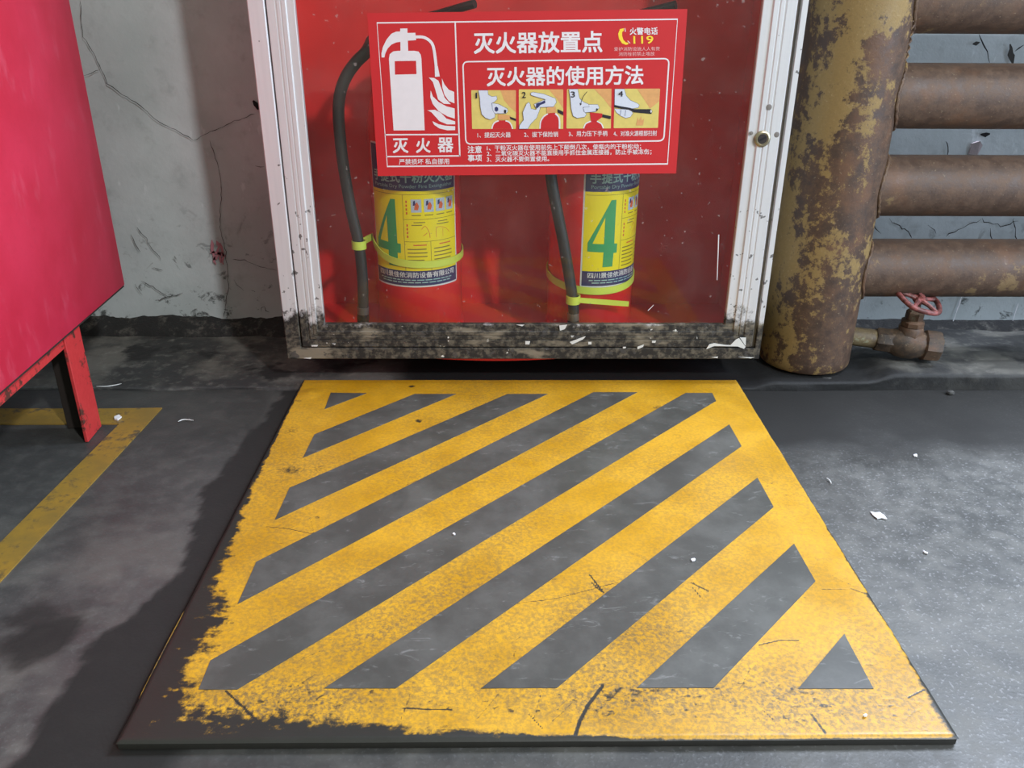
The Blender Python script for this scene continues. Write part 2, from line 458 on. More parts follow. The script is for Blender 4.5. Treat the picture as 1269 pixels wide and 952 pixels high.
set_attr(me, 'stain_shade', np.clip(dark, 0, 1), np.clip(pale, 0, 1))
me.materials.append(MT['floor'])
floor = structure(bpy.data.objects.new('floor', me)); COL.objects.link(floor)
floor['label'] = 'dark grey stained concrete floor'

# painted L-shaped line round the red cabinet
def flat_poly(pts, z):
    tri = tessellate_polygon([[Vector((p[0], p[1], 0)) for p in pts]])
    return [(p[0], p[1], z) for p in pts], [tuple(t_) for t_ in tri]
def slab(pts, z0, z1):
    n = len(pts); tri = tessellate_polygon([[Vector((p[0], p[1], 0)) for p in pts]])
    V = [(p[0], p[1], z0) for p in pts] + [(p[0], p[1], z1) for p in pts]
    return V, [tuple(t_) for t_ in tri] + [tuple(i + n for i in t_) for t_ in tri] + [(i, (i + 1) % n, n + (i + 1) % n, n + i) for i in range(n)]
A = at_z(201, 506, 0); B = at_z(0, 722, 0); Bi = at_z(0, 672, 0); Ai = at_z(148, 526, 0); Am = at_z(186, 526, 0)
dirv = (B - A) / np.linalg.norm(B - A); B2 = B + dirv * .5; B2i = Bi + dirv * .5
obj('painted_line', slab([A[:2], B2[:2], B2i[:2], Ai[:2], at_z(133, 507, 0)[:2]], -.001, .0009), 'line', floor)
L0 = at_z(0, 507, 0); L1 = at_z(0, 526, 0)
obj('painted_line', slab([at_z(133, 507, 0)[:2], Ai[:2], (L1[0] - .5, L1[1]), (L0[0] - .5, L0[1])], -.001, .0009), 'line', floor)

# ------------------------------------------------------------------ wall, cement ledge, grimy fillet
xs = np.linspace(-2.4, 2.4, 300); zs = np.linspace(0, 2.2, 120)
X, Zz = np.meshgrid(xs, zs)
nW = fbm(300, 120, 24, 12)
me = grid_mesh('wall_back', X, YW - (nW - .5) * .006, Zz)
me.materials.append(MT['wall'])
wall = structure(bpy.data.objects.new('wall_back', me)); COL.objects.link(wall)
wall['label'] = 'pale blue-grey cracked plaster wall'
win = structure(obj('window_1', join(*[bev(box(*b_), .003, 1) for b_ in ((.56, 1.74, 1.238, 1.27, .76, .82), (.56, 1.74, 1.238, 1.27, 1.78, 1.84), (.56, .62, 1.238, 1.27, .82, 1.78), (1.68, 1.74, 1.238, 1.27, .82, 1.78), (1.13, 1.17, 1.240, 1.27, .82, 1.78))]), 's_white', smooth=False))
win['label'] = 'white framed window above the radiator'
def wall_strip(pxs, wd, mat, name, jit=.0012):
    """thin broken ribbon lying on the plaster"""
    P = [at_y(x, y, YW - .0045) for x, y in pxs]; Q = []
    for a, b in zip(P[:-1], P[1:]):
        m = max(2, int(np.linalg.norm(b - a) / .006))
        for k in range(m): Q.append(a + (b - a) * k / m + np.array([random.uniform(-jit, jit), 0, random.uniform(-jit, jit)]))
    Q.append(P[-1]); V, Fc = [], []
    for i, q in enumerate(Q):
        d = Q[min(i + 1, len(Q) - 1)] - Q[max(i - 1, 0)]; nn = np.array([-d[2], 0, d[0]]); nn /= np.linalg.norm(nn) + 1e-9
        h = wd * random.uniform(.35, 1.0) * (.3 if i in (0, len(Q) - 1) else 1) / 2
        V += [tuple(q + nn * h), tuple(q - nn * h)]
    for i in range(len(Q) - 1): Fc.append((2 * i, 2 * i + 1, 2 * i + 3, 2 * i + 2))
    return obj(name, (V, Fc), mat, wall)
s5 = lambda L: [(x * .504, y * .504) for x, y in L]
wall_strip(s5([(197, 0), (205, 90), (240, 150), (265, 205), (300, 232), (345, 260), (390, 300), (440, 325), (475, 345)]), .0013, 'crack', 'crack')
wall_strip(s5([(475, 345), (510, 328), (560, 305), (625, 280)]), .0011, 'crack', 'crack')
wall_strip(s5([(515, 345), (530, 390), (545, 450), (540, 560), (555, 620), (562, 700), (550, 780)]), .001, 'crack', 'crack')
wall_strip(s5([(205, 185), (245, 172)]), .001, 'crack', 'crack')
wall_strip(s5([(570, 640), (600, 640), (640, 655), (680, 665)]), .001, 'crack', 'crack')
for L in [[(640, 765), (650, 755), (662, 768)], [(625, 405), (650, 410)], [(575, 690), (600, 715)], [(618, 712), (628, 718)], [(350, 690), (420, 735)], [(340, 560), (395, 640)], [(325, 575), (345, 620)], [(370, 660), (400, 665)], [(380, 740), (450, 720)], [(330, 700), (350, 725)]]:
    wall_strip(s5(L), .0014, 'crack', 'crack', .0022)
wall_strip([(313, 124), (320, 136)], .012, 'hole', 'plaster_hole')
for L in [[(262, 298), (268, 328)], [(268, 297), (274, 326)], [(274, 302), (277, 328)], [(259, 312), (280, 318)], [(264, 322), (276, 312)]]:
    wall_strip(L, .006, 'smear', 'paint_smear', .002)
k = lambda L: [(1080 + x * .21, y * .21) for x, y in L]
wall_strip(k([(635, 200), (655, 265), (680, 305), (697, 370)]), .0024, 'hole', 'crack')
wall_strip(k([(600, 260), (640, 250)]), .006, 'crack', 'crack')
wall_strip(k([(815, 255), (830, 310), (835, 380)]), .009, 'crack', 'plaster_hole', .003)
wall_strip(k([(850, 300), (900, 265)]), .004, 'hole', 'crack')
wall_strip(k([(640, 800), (700, 790)]), .010, 'hole', 'plaster_hole', .002)
wall_strip(k([(440, 830), (455, 870), (445, 930)]), .003, 'crack', 'crack')
for L in [[(1100, 272), (1118, 282), (1130, 295)], [(1150, 277), (1160, 290)], [(1172, 292), (1200, 280), (1216, 272)], [(1216, 272), (1240, 280), (1262, 274)], [(1228, 285), (1232, 300)], [(1255, 270), (1262, 300)], [(1080, 275), (1092, 290)]]:
    wall_strip(L, .0018, 'crack', 'crack', .0025)
for L in [[(1192, 368), (1180, 402)], [(1262, 376), (1255, 398)]]:
    wall_strip(L, .0025, 's_white', 'trowel_mark', .0004)

def ledge_h(x): return .0025 + .0085 * sstep(x, .345, .38) + .011 * sstep(x, .51, .55)
xs = np.linspace(-2.4, 2.4, 420); pr = np.linspace(0, 1, 34)
X, T = np.meshgrid(xs, pr)
nL = fbm(420, 34, 60, 6); nE = fbm(420, 34, 40, 2)
H = ledge_h(X)
Yl = np.where(T < .12, 1.046, 1.046 + (T - .12) / .88 * (YW + .01 - 1.046)) + (nE - .5) * .012 * (T < .3)
Zl = np.where(T < .12, H * T / .12, H) + (nL - .5) * .008 * sstep(T, .1, .3) * (.25 + .75 * sstep(X, 0, .4))
Zl = Zl - .011 * sstep(T, .3, 1) * sstep(X, .45, .56)
Zl = np.where(T <= 0.001, -.004, Zl)
me = grid_mesh('baseboard_back', X, Yl, Zl); me.materials.append(MT['ledge'])
soot_shade = sstep(X + (nL - .5) * .16, -.20, -.13) * sstep(.565 - X + (nL - .5) * .12, 0, .05)  # shade under the cabinet and beside the header, painted near-black
soot_shade = np.maximum(soot_shade, sstep(nL, .56, .64) * .5 * sstep(X, .45, .5)); soot_shade = np.maximum(soot_shade, .8 * (T < .13) * sstep(X, .3, .4) * sstep(nE, .35, .5))
set_attr(me, 'stain_shade', soot_shade, soot_shade * 0)
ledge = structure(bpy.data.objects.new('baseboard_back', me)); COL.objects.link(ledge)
ledge['label'] = 'low cement ledge at the foot of the wall'
# grimy fillet where ledge and wall meet
prof = [(-.030, -.004), (-.024, .008), (-.014, .016), (-.006, .022), (.004, .026)]
xs = np.linspace(-2.4, 2.4, 520)
nF = fbm(520, len(prof), 110, 3); X, _ = np.meshgrid(xs, np.arange(len(prof)))
PY = np.array([p[0] for p in prof])[:, None] * np.ones_like(X); PZ = np.array([p[1] for p in prof])[:, None] * np.ones_like(X)
me = grid_mesh('baseboard_fillet', X, YW + PY - (nF - .5) * .012, (PZ * (1 - .5 * sstep(X, .3, .45))) + ledge_h(X) * (.9 - .45 * sstep(X, .3, .45)) + (nF - .5) * (.012 - .006 * sstep(X, .3, .45)))
me.materials.append(MT['fillet'])
fil = structure(bpy.data.objects.new('baseboard_fillet', me)); COL.objects.link(fil)
fil['label'] = 'black grimy cement fillet between wall and ledge'

# ------------------------------------------------------------------ striped mat
MX0, MX1, MY0, MY1, MZ = -.2735, .3304, .437, 1.062, .009
mat_t = Thing('floor_mat', ((MX0 + MX1) / 2, (MY0 + MY1) / 2, 0), 'yellow rubber mat with grey diagonal stripes lying before the cabinet', 'mat')
NXm, NYm = 470, 486
ux = np.linspace(0, 1, NXm); vy = np.linspace(0, 1, NYm)
U, Vv = np.meshgrid(ux, vy)
nE = fbm(NXm, NYm, 10, 10)
X = MX0 + (MX1 - MX0) * U; Y = MY0 + (MY1 - MY0) * Vv
Xj = X + (fbm(NXm, NYm, 3, 26) - .5) * .0012 * (sstep(.03 - U, 0, .03) - sstep(U, .97, 1)) * 1.0
dl = X - MX0; dr = MX1 - X; df_ = Y - MY0; db = MY1 - Y
dm = np.minimum(np.minimum(dl, dr), np.minimum(df_, db))
Z = MZ - .0022 * np.clip(1 - dm / .004, 0, 1) ** 2 + (nE - .5) * .0006
# lifted paint blister in the far left corner
p = at_z(384, 488, MZ); bl = np.hypot(X - p[0], (Y - p[1])); Z += .003 * np.clip(1 - bl / .018, 0, 1)
me = grid_mesh('painted_top', Xj - mat_t.o[0], Y - mat_t.o[1], Z)
n1 = fbm(NXm, NYm, 18, 18, 5, .65); n2 = fbm(NXm, NYm, 60, 60, 4, .7); n3 = fbm(NXm, NYm, 110, 190, 2, .8); nlow = fbm(NXm, NYm, 5, 5, 3)
wl = np.interp(Vv, [0, .1, .2, .28, .45, .7, 1], [.062, .054, .044, .026, .012, .005, .003])
wf = np.interp(U, [0, .12, .3, .5, .7, 1], [.046, .038, .022, .005, .0012, .0012])
wr = np.interp(Vv, [0, .12, .3, .6, 1], [.010, .005, .005, .002, .001])
nst = fbm(NXm, NYm, 14, 90, 4, .75)
jit = (n1 - .5) * .9 + (n2 - .5) * .9 + (nst - .5) * .8
wear = np.maximum.reduce([sstep(1.35 - dl / wl + jit, -.1, 1.3), sstep(1.3 - df_ / wf + jit, -.1, 1.3), .8 * sstep(1.2 - dr / wr + jit, -.1, 1.3)])
# rubbed patches
def patch(px_, py_, rx, ry, s_, rot=0):
    p = at_z(px_, py_, MZ); c_, sn = math.cos(rot), math.sin(rot); a_ = X - p[0]; b_ = Y - p[1]
    q = np.hypot((a_ * c_ + b_ * sn) / rx, (-a_ * sn + b_ * c_) / ry)
    return s_ * np.exp(-q * q)
dens = .10 + .30 * sstep(.42 - Vv, 0, .3) + .10 * (nlow - .5)
for a_ in [(370, 865, .09, .02, .5, .1), (470, 785, .035, .012, .35, .5), (640, 860, .12, .03, .3), (815, 785, .05, .05, .42, .5), (760, 870, .06, .02, .4), (930, 860, .09, .03, .42), (1060, 880, .07, .03, .4), (620, 660, .08, .03, .2, .5), (700, 770, .08, .03, .25, .5), (430, 570, .03, .02, .2), (290, 890, .06, .02, .5), (1090, 800, .03, .05, .25), (560, 730, .07, .02, .25, .5)]:
    dens += patch(*a_)
fine = (n3 * .55 + n2 * .25 + n1 * .2)
thr = .80 - .26 * dens
wear = np.maximum(wear, sstep(fine, thr, thr + .14) * .62)
# named smudges and scratches
for a_ in [(222, 785, .018, .012, 1.5), (360, 583, .022, .014, .55), (395, 580, .012, .02, .45), (362, 534, .012, .018, .45), (820, 506, .018, .016, .6), (905, 508, .022, .02, .32), (838, 540, .02, .015, .4), (510, 479, .006, .005, .8), (519, 522, .005, .007, .9), (394, 641, .004, .005, .8), (370, 496, .012, .01, .5)]:
    wear = np.maximum(wear, patch(*a_) * (.45 + .9 * n2))
def scratch(pts, wd, s_=.85):
    global wear
    q = [tuple(at_z(x, y, MZ)[:2]) for x, y in pts]
    wear = np.maximum(wear, s_ * sstep(wd - seg_dist(X, Y, q), 0, wd * .8))
scratch([(747, 850), (728, 875), (718, 895), (713, 912)], .0028, .8)
scratch([(731, 713), (748, 735)], .0016); scratch([(733, 722), (744, 733)], .0013); scratch([(641, 748), (690, 742), (735, 730), (765, 722)], .0011, .7)
scratch([(856, 722), (878, 733)], .0016); scratch([(858, 728), (870, 742)], .001)
scratch([(280, 857), (305, 880), (325, 902)], .0018); scratch([(330, 653), (355, 655), (390, 662)], .0011)
scratch([(500, 878), (560, 880)], .0014); scratch([(655, 885), (672, 903)], .001); scratch([(755, 868), (770, 852)], .002, .6)
scratch([(940, 800), (965, 794), (990, 794)], .0012); scratch([(1005, 885), (1022, 908)], .0026, .7); scratch([(945, 880), (958, 892)], .0013, .7)
scratch([(1125, 865), (1145, 855)], .0012); scratch([(1030, 713), (1060, 728)], .001, .6); scratch([(1000, 655), (1020, 663)], .001, .6)
scratch([(637, 810), (640, 830)], .0009, .7); scratch([(690, 690), (672, 720)], .0009, .6); scratch([(1055, 730), (1080, 738)], .0024, .6)
for i in range(120):
    u_ = RNG.random() ** .8; v_ = RNG.random() ** 1.7 * .62
    x0 = MX0 + .02 + u_ * .56; y0 = MY0 + .015 + v_ * .6; an = RNG.normal(.35, .7); L = RNG.uniform(.006, .035)
    q = [(x0, y0), (x0 + L * math.cos(an), y0 + L * math.sin(an) + RNG.normal(0, .002))]
    bx0, bx1 = np.searchsorted(ux, [(min(q[0][0], q[1][0]) - .004 - MX0) / (MX1 - MX0), (max(q[0][0], q[1][0]) + .004 - MX0) / (MX1 - MX0)])
    by0, by1 = np.searchsorted(vy, [(min(q[0][1], q[1][1]) - .004 - MY0) / (MY1 - MY0), (max(q[0][1], q[1][1]) + .004 - MY0) / (MY1 - MY0)])
    sl = (slice(max(by0, 0), by1), slice(max(bx0, 0), bx1))
    if wear[sl].size: wear[sl] = np.maximum(wear[sl], RNG.uniform(.35, .65) * sstep(.0009 - seg_dist(X[sl], Y[sl], q), 0, .0008))
gr = np.clip(.25 + .6 * (nlow - .4) + dens * .7, 0, 1)
set_attr(me, 'wear', np.clip(wear, 0, 1.2), gr)
me.materials.append(MT['mat'])
top = bpy.data.objects.new('painted_top', me); COL.objects.link(top); top.parent = mat_t.root
body = bev(box(MX0 + .0005, MX1 - .0005, MY0 + .0005, MY1 - .0005, .0002, MZ - .0018), .0012, 2)
mat_t.add('rubber_base', body, 'rubber_edge')
# yellow paint left on the side of the mat
e0 = at_z(163, 867, .006); e1 = at_z(233, 757, .006)
mat_t.add('paint_edge', tube(smooth_path([(MX0 + .0002, e0[1], .0062), (MX0 - .0002, (e0[1] + e1[1]) / 2, .0065), (MX0, e1[1], .0062)], 6), [.0003] + [.0007] * 11 + [.0003], 6), 'line')
stripes = [
    [(409.9, 486.7), (454.3, 487.3), (402.3, 506.8)],
    [(513.9, 488.2), (565.3, 488.2), (375.5, 567), (389.7, 538.3)],
    [(628.9, 488.2), (678.7, 488.2), (340.5, 644.3), (358.8, 604.5)],
    [(735.5, 486), (789.7, 486), (294.5, 748.3), (317.6, 696.2)],
    [(849.6, 487), (882.7, 487), (887.4, 496.7), (293.9, 854.5), (246, 854.5), (260.8, 818.5)],
    [(903.8, 526), (919, 552.8), (490.3, 852.9), (401.7, 852.9)],
    [(938.8, 591.9), (958.7, 628.2), (690, 852.4), (596.1, 852.9)],
    [(984.1, 673.8), (1010.6, 720.2), (884.5, 852.3), (789.3, 852.3)],
    [(1046.3, 785.6), (1082.6, 853.4), (989.3, 853.4)]]
for s in stripes:
    pts = [tuple(at_z(x, y, MZ + .0005)[:2]) for x, y in s]
    mat_t.add('stripe', slab(pts, MZ - .0012, MZ + .0005), 'stripe', smooth=False)

# ------------------------------------------------------------------ fire cabinet
CXL, CXR, CZB, CZT = -.288, .353, .0456, .80
cab = Thing('fire_cabinet', ((CXL + CXR) / 2, 1.15, CZB), 'red fire cabinet with glazed white aluminium door hung low on the wall', 'cabinet')
def rail(o_rect, i_rect, side, prof, yb):
    """one mitred rail of a frame; prof = (t from outer to inner edge, y)"""
    (ox0, oz0, ox1, oz1), (ix0, iz0, ix1, iz1) = o_rect, i_rect
    oc = [(ox0, oz0), (ox1, oz0), (ox1, oz1), (ox0, oz1)]; ic = [(ix0, iz0), (ix1, iz0), (ix1, iz1), (ix0, iz1)]
    a, b = {'bottom': (0, 1), 'right': (1, 2), 'top': (2, 3), 'left': (3, 0)}[side]
    V, Fc = [], []
    pr_ = [(0, yb)] + list(prof) + [(1, yb)]
    for e in (a, b):
        for t_, y_ in pr_:
            V.append((oc[e][0] + (ic[e][0] - oc[e][0]) * t_, y_, oc[e][1] + (ic[e][1] - oc[e][1]) * t_))
    n = len(pr_)
    for i in range(n): Fc.append((i, (i + 1) % n, n + (i + 1) % n, n + i))
    Fc.append(tuple(range(n))[::-1]); Fc.append(tuple(range(n, 2 * n)))
    return V, Fc
o_prof = [(0, 1.0485), (.06, 1.0472), (.94, 1.0472), (1, 1.0485)]
d_prof = [(0, 1.0485), (.03, 1.0475), (.30, 1.0475), (.32, 1.0486), (.36, 1.0486), (.38, 1.0475), (.48, 1.0475), (.50, 1.0484), (.53, 1.0484), (.55, 1.0475), (.68, 1.0475), (.72, 1.0495), (.98, 1.0495), (1, 1.0503)]
OUT_O = (CXL, CZB, CXR, CZT); OUT_I = (-.2680, .0615, .3455, CZT - .016)
DR_O = (-.2662, .0630, .3405, CZT - .018); DR_I = (-.2345, .0947, .3012, CZT - .052)
flakes_parent = None
for sd in ('bottom', 'right', 'top', 'left'):
    r1 = cab.add('outer_rail', rail(OUT_O, OUT_I, sd, o_prof, 1.060), 'alu', smooth=False)
    r2 = cab.add('door_rail', rail(DR_O, DR_I, sd, d_prof, 1.058), 'alu', smooth=False)
    if sd == 'bottom': flakes_parent = r2
    # the seam strip behind the gap between outer frame and door
    cab.add('seam', rail((-.2684, .0611, .3459, CZT - .0156), (-.2658, .0634, .3401, CZT - .0184), sd, [(0, 1.0535), (1, 1.0535)], 1.056), 'gap' if sd == 'right' else 'seam', smooth=False)
BT = .0016
y0, y1 = 1.058, YW - .006
bx0, bx1, bz0, bz1 = CXL + .004, CXR - .004, CZB + .004, CZT - .004
body = join(box(bx0, bx0 + BT, y0, y1, bz0, bz1), box(bx1 - BT, bx1, y0, y1, bz0, bz1),
            box(bx0, bx1, y0, y1, bz1 - BT, bz1), box(bx0, bx1, y1 - BT, y1, bz0, bz1))
cab.add('body', body, 'cab_red', smooth=False)
for (a0, a1) in ((CXL + .0005, bx0), (bx1, CXR - .0005)):
    cab.add('bounce_cover', box(a0, a1, 1.0605, y1, CZB + .002, CZT - .002), 'alu', smooth=False)  # added unseen covers, so the cabinet sides bounce neutral light instead of red
# bottom tray, slightly sagging below the frame in the middle
V, Fc = [], []; NS = 24
for i in range(NS + 1):
    s = i / NS; x = bx0 + (bx1 - bx0) * s; sag = .0095 * math.exp(-((s - .44) / .2) ** 2)
    for (yy, zz) in ((1.056, bz0 - .001 - sag), (y1, bz0 - .001), (y1, bz0 + BT), (1.056, bz0 + BT)): V.append((x, yy, zz))
for i in range(NS):
    for q in range(4): Fc.append((4 * i + q, 4 * i + (q + 1) % 4, 4 * i + 4 + (q + 1) % 4, 4 * i + 4 + q))
Fc += [(0, 1, 2, 3), tuple(4 * NS + q for q in (3, 2, 1, 0))]
cab.add('bottom_tray', (V, Fc), 'cab_red')
# inner return flanges of the red sheet behind the glass
for (a0, a1) in ((-.262, -.2375), (.3035, .328)):
    cab.add('inner_flange', box(a0, a1, 1.0605, 1.0625, .062, CZT - .03), 'cab_red', smooth=False)
glass = cab.add('glass_pane', box(-.2385, .3055, YG, YG + .003, .0905, CZT - .048), 'glass', smooth=False)
p0, p1 = at_y(890.5, 291, YG), at_y(888.5, 347, YG)
cab.add('scratch', tube([(p0[0], YG - .0001, p0[2]), (p1[0], YG - .0001, p1[2])], [.0008, .0005], 5), 's_white', glass)
p0, p1 = at_y(803, 385, YG), at_y(810, 378, YG)
cab.add('scratch', tube([(p0[0], YG - .0001, p0[2]), (p1[0], YG - .0001, p1[2])], [.0006, .0004], 5), 's_white', glass)
lk = at_y(944.5, 172, 1.0475)
lock = cab.add('lock', lathe([(.0098, 0), (.0098, .0012), (.0085, .0022), (.0070, .0024), (.0066, .0016), (.0001, .0016)], (lk[0], 1.0476, lk[2]), (0, -1, 0), 28), 'lock')
ks = xf(box(-.0048, .0048, -.0002, .0006, -.0011, .0011), lambda x, y, z: (lk[0] + x * .88 - z * .47, 1.0459 + y, lk[2] + x * .47 + z * .88))
cab.add('keyhole', ks, 'seam', lock, smooth=False)
cab.add('lock_cup', lathe([(.0060, 0), (.0055, .0004), (.0001, .0004)], (lk[0], 1.0461, lk[2]), (0, -1, 0), 20), 'iron_dark', lock)
for (x, y, r_) in ((953, 133, .0036), (962.5, 167, .0034), (931, 165, .0024)):
    q = at_y(x, y, 1.0475); cab.add('dent', lathe([(r_, 0), (r_ * .6, .0003), (.0001, .0004)], (q[0], 1.0475, q[2]), (0, -1, 0), 10), 'gap')
bq = at_y(824, 311, y1 - .004)
cab.add('bolt', lathe([(.0085, 0), (.0085, .001), (.005, .001), (.005, .005), (.0001, .005)], (bq[0], y1 - BT, bq[2]), (0, -1, 0), 6), 'cab_red')
# white flakes of old paint left on the sooty bottom rails
for poly in ([(875, 433), (879, 427), (885, 425.5), (898, 427.5), (905, 428), (912, 421), (916, 419), (924, 430), (922, 432.5), (914, 429.5), (885, 429)], [(917, 418.5), (924.5, 418.5), (924, 429)], [(693, 403.5), (703, 402.5), (700, 408), (694, 410)],
             [(706, 424), (722, 418), (726, 417), (722, 421), (709, 427)], [(651, 423), (657, 423), (656, 427), (651, 427)], [(729, 424), (733, 424), (733, 427), (729, 427)], [(808, 422.5), (813, 422.5), (812, 425), (808, 425)], [(882, 443), (890, 442), (889, 444)], [(915, 442.5), (935, 443), (930, 444.2)], [(790, 430), (798, 427), (797, 430), (790, 433)],
             [(772, 430), (776, 430), (775, 432), (772, 432)], [(640, 402.5), (650, 402.5), (647, 404.5)], [(386, 428), (394, 428), (393, 429.5), (386, 429.5)], [(411, 426), (416, 426), (415, 427.5)], [(376, 444), (386, 443), (385, 445)]):
    q = [at_y(x, y, 1.0468) for x, y in poly]
    tri = tessellate_polygon([[Vector((v[0], v[2], 0)) for v in q]]); n = len(q)
    V = [(v[0], 1.0468, v[2]) for v in q] + [(v[0], 1.0474, v[2]) for v in q]
    cab.add('paint_flake', (V, [tuple(t_) for t_ in tri] + [(i, (i + 1) % n, n + (i + 1) % n, n + i) for i in range(n)]), 'thread', flakes_parent, smooth=False)

# ------------------------------------------------------------------ printing helpers (text, polygons, ribbons)
_tc = {}
def text_vf(body, bold=.02):
    key = (body, bold)
    if key in _tc: return _tc[key]
    c = bpy.data.curves.new('txt', 'FONT'); c.body = body; c.size = 1; c.resolution_u = 3
    o = bpy.data.objects.new('txt', c); COL.objects.link(o)
    bpy.context.view_layer.update()
    m = bpy.data.meshes.new_from_object(o.evaluated_get(bpy.context.evaluated_depsgraph_get()))
    V = [tuple(v.co) for v in m.vertices]; Fc = [tuple(p.vertices) for p in m.polygons]
    bpy.data.objects.remove(o); bpy.data.curves.remove(c); bpy.data.meshes.remove(m)
    if bold > 0:
        B0, n0 = V, len(V); V, Fq = [], []
        for q, (sx, sy) in enumerate(((0, 0), (-1, -1), (1, -1), (-1, 1), (1, 1), (0, 1), (0, -1))):
            V += [(v[0] + sx * bold, v[1] + sy * bold, q) for v in B0]; Fq += [tuple(i + q * n0 for i in f) for f in Fc]
        Fc = Fq
    _tc[key] = (V, Fc); return V, Fc
def unit_text(body, bold):
    V, Fc = text_vf(body, bold)
    xs_ = [v[0] for v in V]; ys_ = [v[1] for v in V]
    x0, x1, y0_, y1_ = min(xs_), max(xs_), min(ys_), max(ys_)
    return [((v[0] - x0) / (x1 - x0), (v[1] - y0_) / (y1_ - y0_), v[2]) for v in V], Fc
def poly2(pts, holes=()):
    allp = list(pts); loops = [[Vector((x, y, 0)) for x, y in pts]]
    for h in holes: loops.append([Vector((x, y, 0)) for x, y in h]); allp += list(h)
    return allp, [tuple(t_) for t_ in tessellate_polygon(loops)]
def ribbon2(pts, wd, closed=False):
    n = len(pts); V, Fc = [], []
    ws = wd if isinstance(wd, (list, tuple)) else [wd] * n
    for i in range(n):
        a = pts[i - 1] if (closed or i > 0) else pts[i]; b = pts[(i + 1) % n] if (closed or i < n - 1) else pts[i]
        dx, dy = b[0] - a[0], b[1] - a[1]; L = math.hypot(dx, dy) + 1e-9
        h = ws[i] / 2; V += [(pts[i][0] - dy / L * h, pts[i][1] + dx / L * h), (pts[i][0] + dy / L * h, pts[i][1] - dx / L * h)]
    for i in range(n if closed else n - 1):
        j = (i + 1) % n; Fc.append((2 * i, 2 * i + 1, 2 * j + 1, 2 * j))
    return V, Fc
def round_rect(c, r, n=5):
    """c: TL, TR, BR, BL corners; rounds them"""
    out = []
    for i in range(4):
        p = np.array(c[i], float); a = np.array(c[i - 1], float) - p; b = np.array(c[(i + 1) % 4], float) - p
        a /= np.linalg.norm(a); b /= np.linalg.norm(b); s, e = p + a * r, p + b * r
        for k_ in range(n + 1):
            t_ = k_ / n; out.append(tuple((1 - t_) ** 2 * s + 2 * t_ * (1 - t_) * p + t_ * t_ * e))
    return out
def sm2(P, sub=4): return [(v.x, v.y) for v in smooth_path([(x, y, 0) for x, y in P], sub)]

# ------------------------------------------------------------------ sign on the glass
YS = YG - .0008
sg_o = at_y(653, 216, YS)
sign = Thing('safety_sign', (sg_o[0], YG, sg_o[2]), 'red and white Chinese fire extinguisher instruction sign stuck on the cabinet glass', 'sign')
def on_sign(vf, layer): return [tuple(at_y(p_[0], p_[1], YS - .00012 * layer - (.00001 * p_[2] if len(p_) > 2 else 0))) for p_ in vf[0]], vf[1]
def sput(name, vf, mat, layer=1, parent=None):
    return sign.add(name, on_sign(vf, layer), mat, parent, smooth=False, recalc=True)
A1 = lambda L: [(450 + x * .32309, y * .32309) for x, y in L]      # first study crop
A7 = lambda L: [(455 + x * .21552, 10 + y * .21552) for x, y in L]
PA = lambda L: [(560 + x * .11551, 70 + y * .11551) for x, y in L]
PB = lambda L: [(690 + x * .11551, 70 + y * .11551) for x, y in L]
def quad_text(name, body, q, mat, bold=.02, layer=2, parent=None):
    """q: TL, TR, BR, BL in photo pixels"""
    V, Fc = unit_text(body, bold); TL, TR, BR, BL = [np.array(p) for p in q]
    W = [tuple((BL * (1 - u) + BR * u) * (1 - v) + (TL * (1 - u) + TR * u) * v) + (q,) for u, v, q in V]
    return sput(name, (W, Fc), mat, layer, parent)
def rect_text(name, body, x0, y0, x1, y1, mat, bold=.02, k_=A1, tilt=-.012, layer=2, parent=None, lean=.008):
    dy = (x1 - x0) * tilt; dx = (y1 - y0) * lean * 4
    return quad_text(name, body, k_([(x0, y0), (x1, y0 + dy), (x1 + dx * 0, y1 + dy), (x0 + dx, y1)]), mat, bold, layer, parent)
crn = [(455.0, 16.3), (852, 11.2), (837.8, 214.9), (468.2, 218.2)]
P = [tuple(at_y(x, y, YS)) for x, y in crn]; Pb = [(p_[0], YG, p_[2]) for p_ in P]
sign.add('panel', (P + Pb, [(0, 1, 2, 3), (7, 6, 5, 4), (0, 4, 5, 1), (1, 5, 6, 2), (2, 6, 7, 3), (3, 7, 4, 0)]), 's_red', smooth=False)
bd = [(467.2, 28.4), (839.6, 23.8), (827.2, 203.2), (480.0, 206.4)]
sput('border_line', ribbon2(bd, 1.9, True), 's_white')
sput('border_line', ribbon2(A1([(353, 87), (371, 600)]), 1.7), 's_white')
sput('border_line', ribbon2(A1([(82, 517), (368, 516)]), 1.7), 's_white')
sput('border_line', ribbon2(A1([(90, 601), (372, 598)]), 1.7), 's_white')
sput('frame_line', ribbon2(round_rect([(573.6, 76.6), (829.2, 72.6), (822.6, 174.6), (577.4, 178.6)], 6.5), 1.7, True), 's_white')
rect_text('title_text', '灭火器放置点', 422, 124, 918, 207, 's_white', .020)
rect_text('title_text', '灭火器的使用方法', 472, 257, 1075, 332, 's_white', .020)
rect_text('phone_text', '火警电话', 1022, 106, 1130, 134, 's_white', .02)
rect_text('phone_text', '119', 1036, 138, 1113, 168, 's_yellow', .012)
rect_text('fine_print', '爱护消防设施人人有责', 962, 181, 1138, 196, 's_dimwhite', .0)
rect_text('fine_print', '消防栓前禁止堆放', 980, 200, 1118, 215, 's_dimwhite', .0)
ph = [(1000, 108), (985, 112), (978, 130), (982, 150), (993, 166), (1008, 172), (1016, 170), (1018, 164), (1008, 163), (998, 152), (993, 136), (994, 122), (1000, 118)]
sput('phone_symbol', poly2(A1(ph)), 's_yellow')
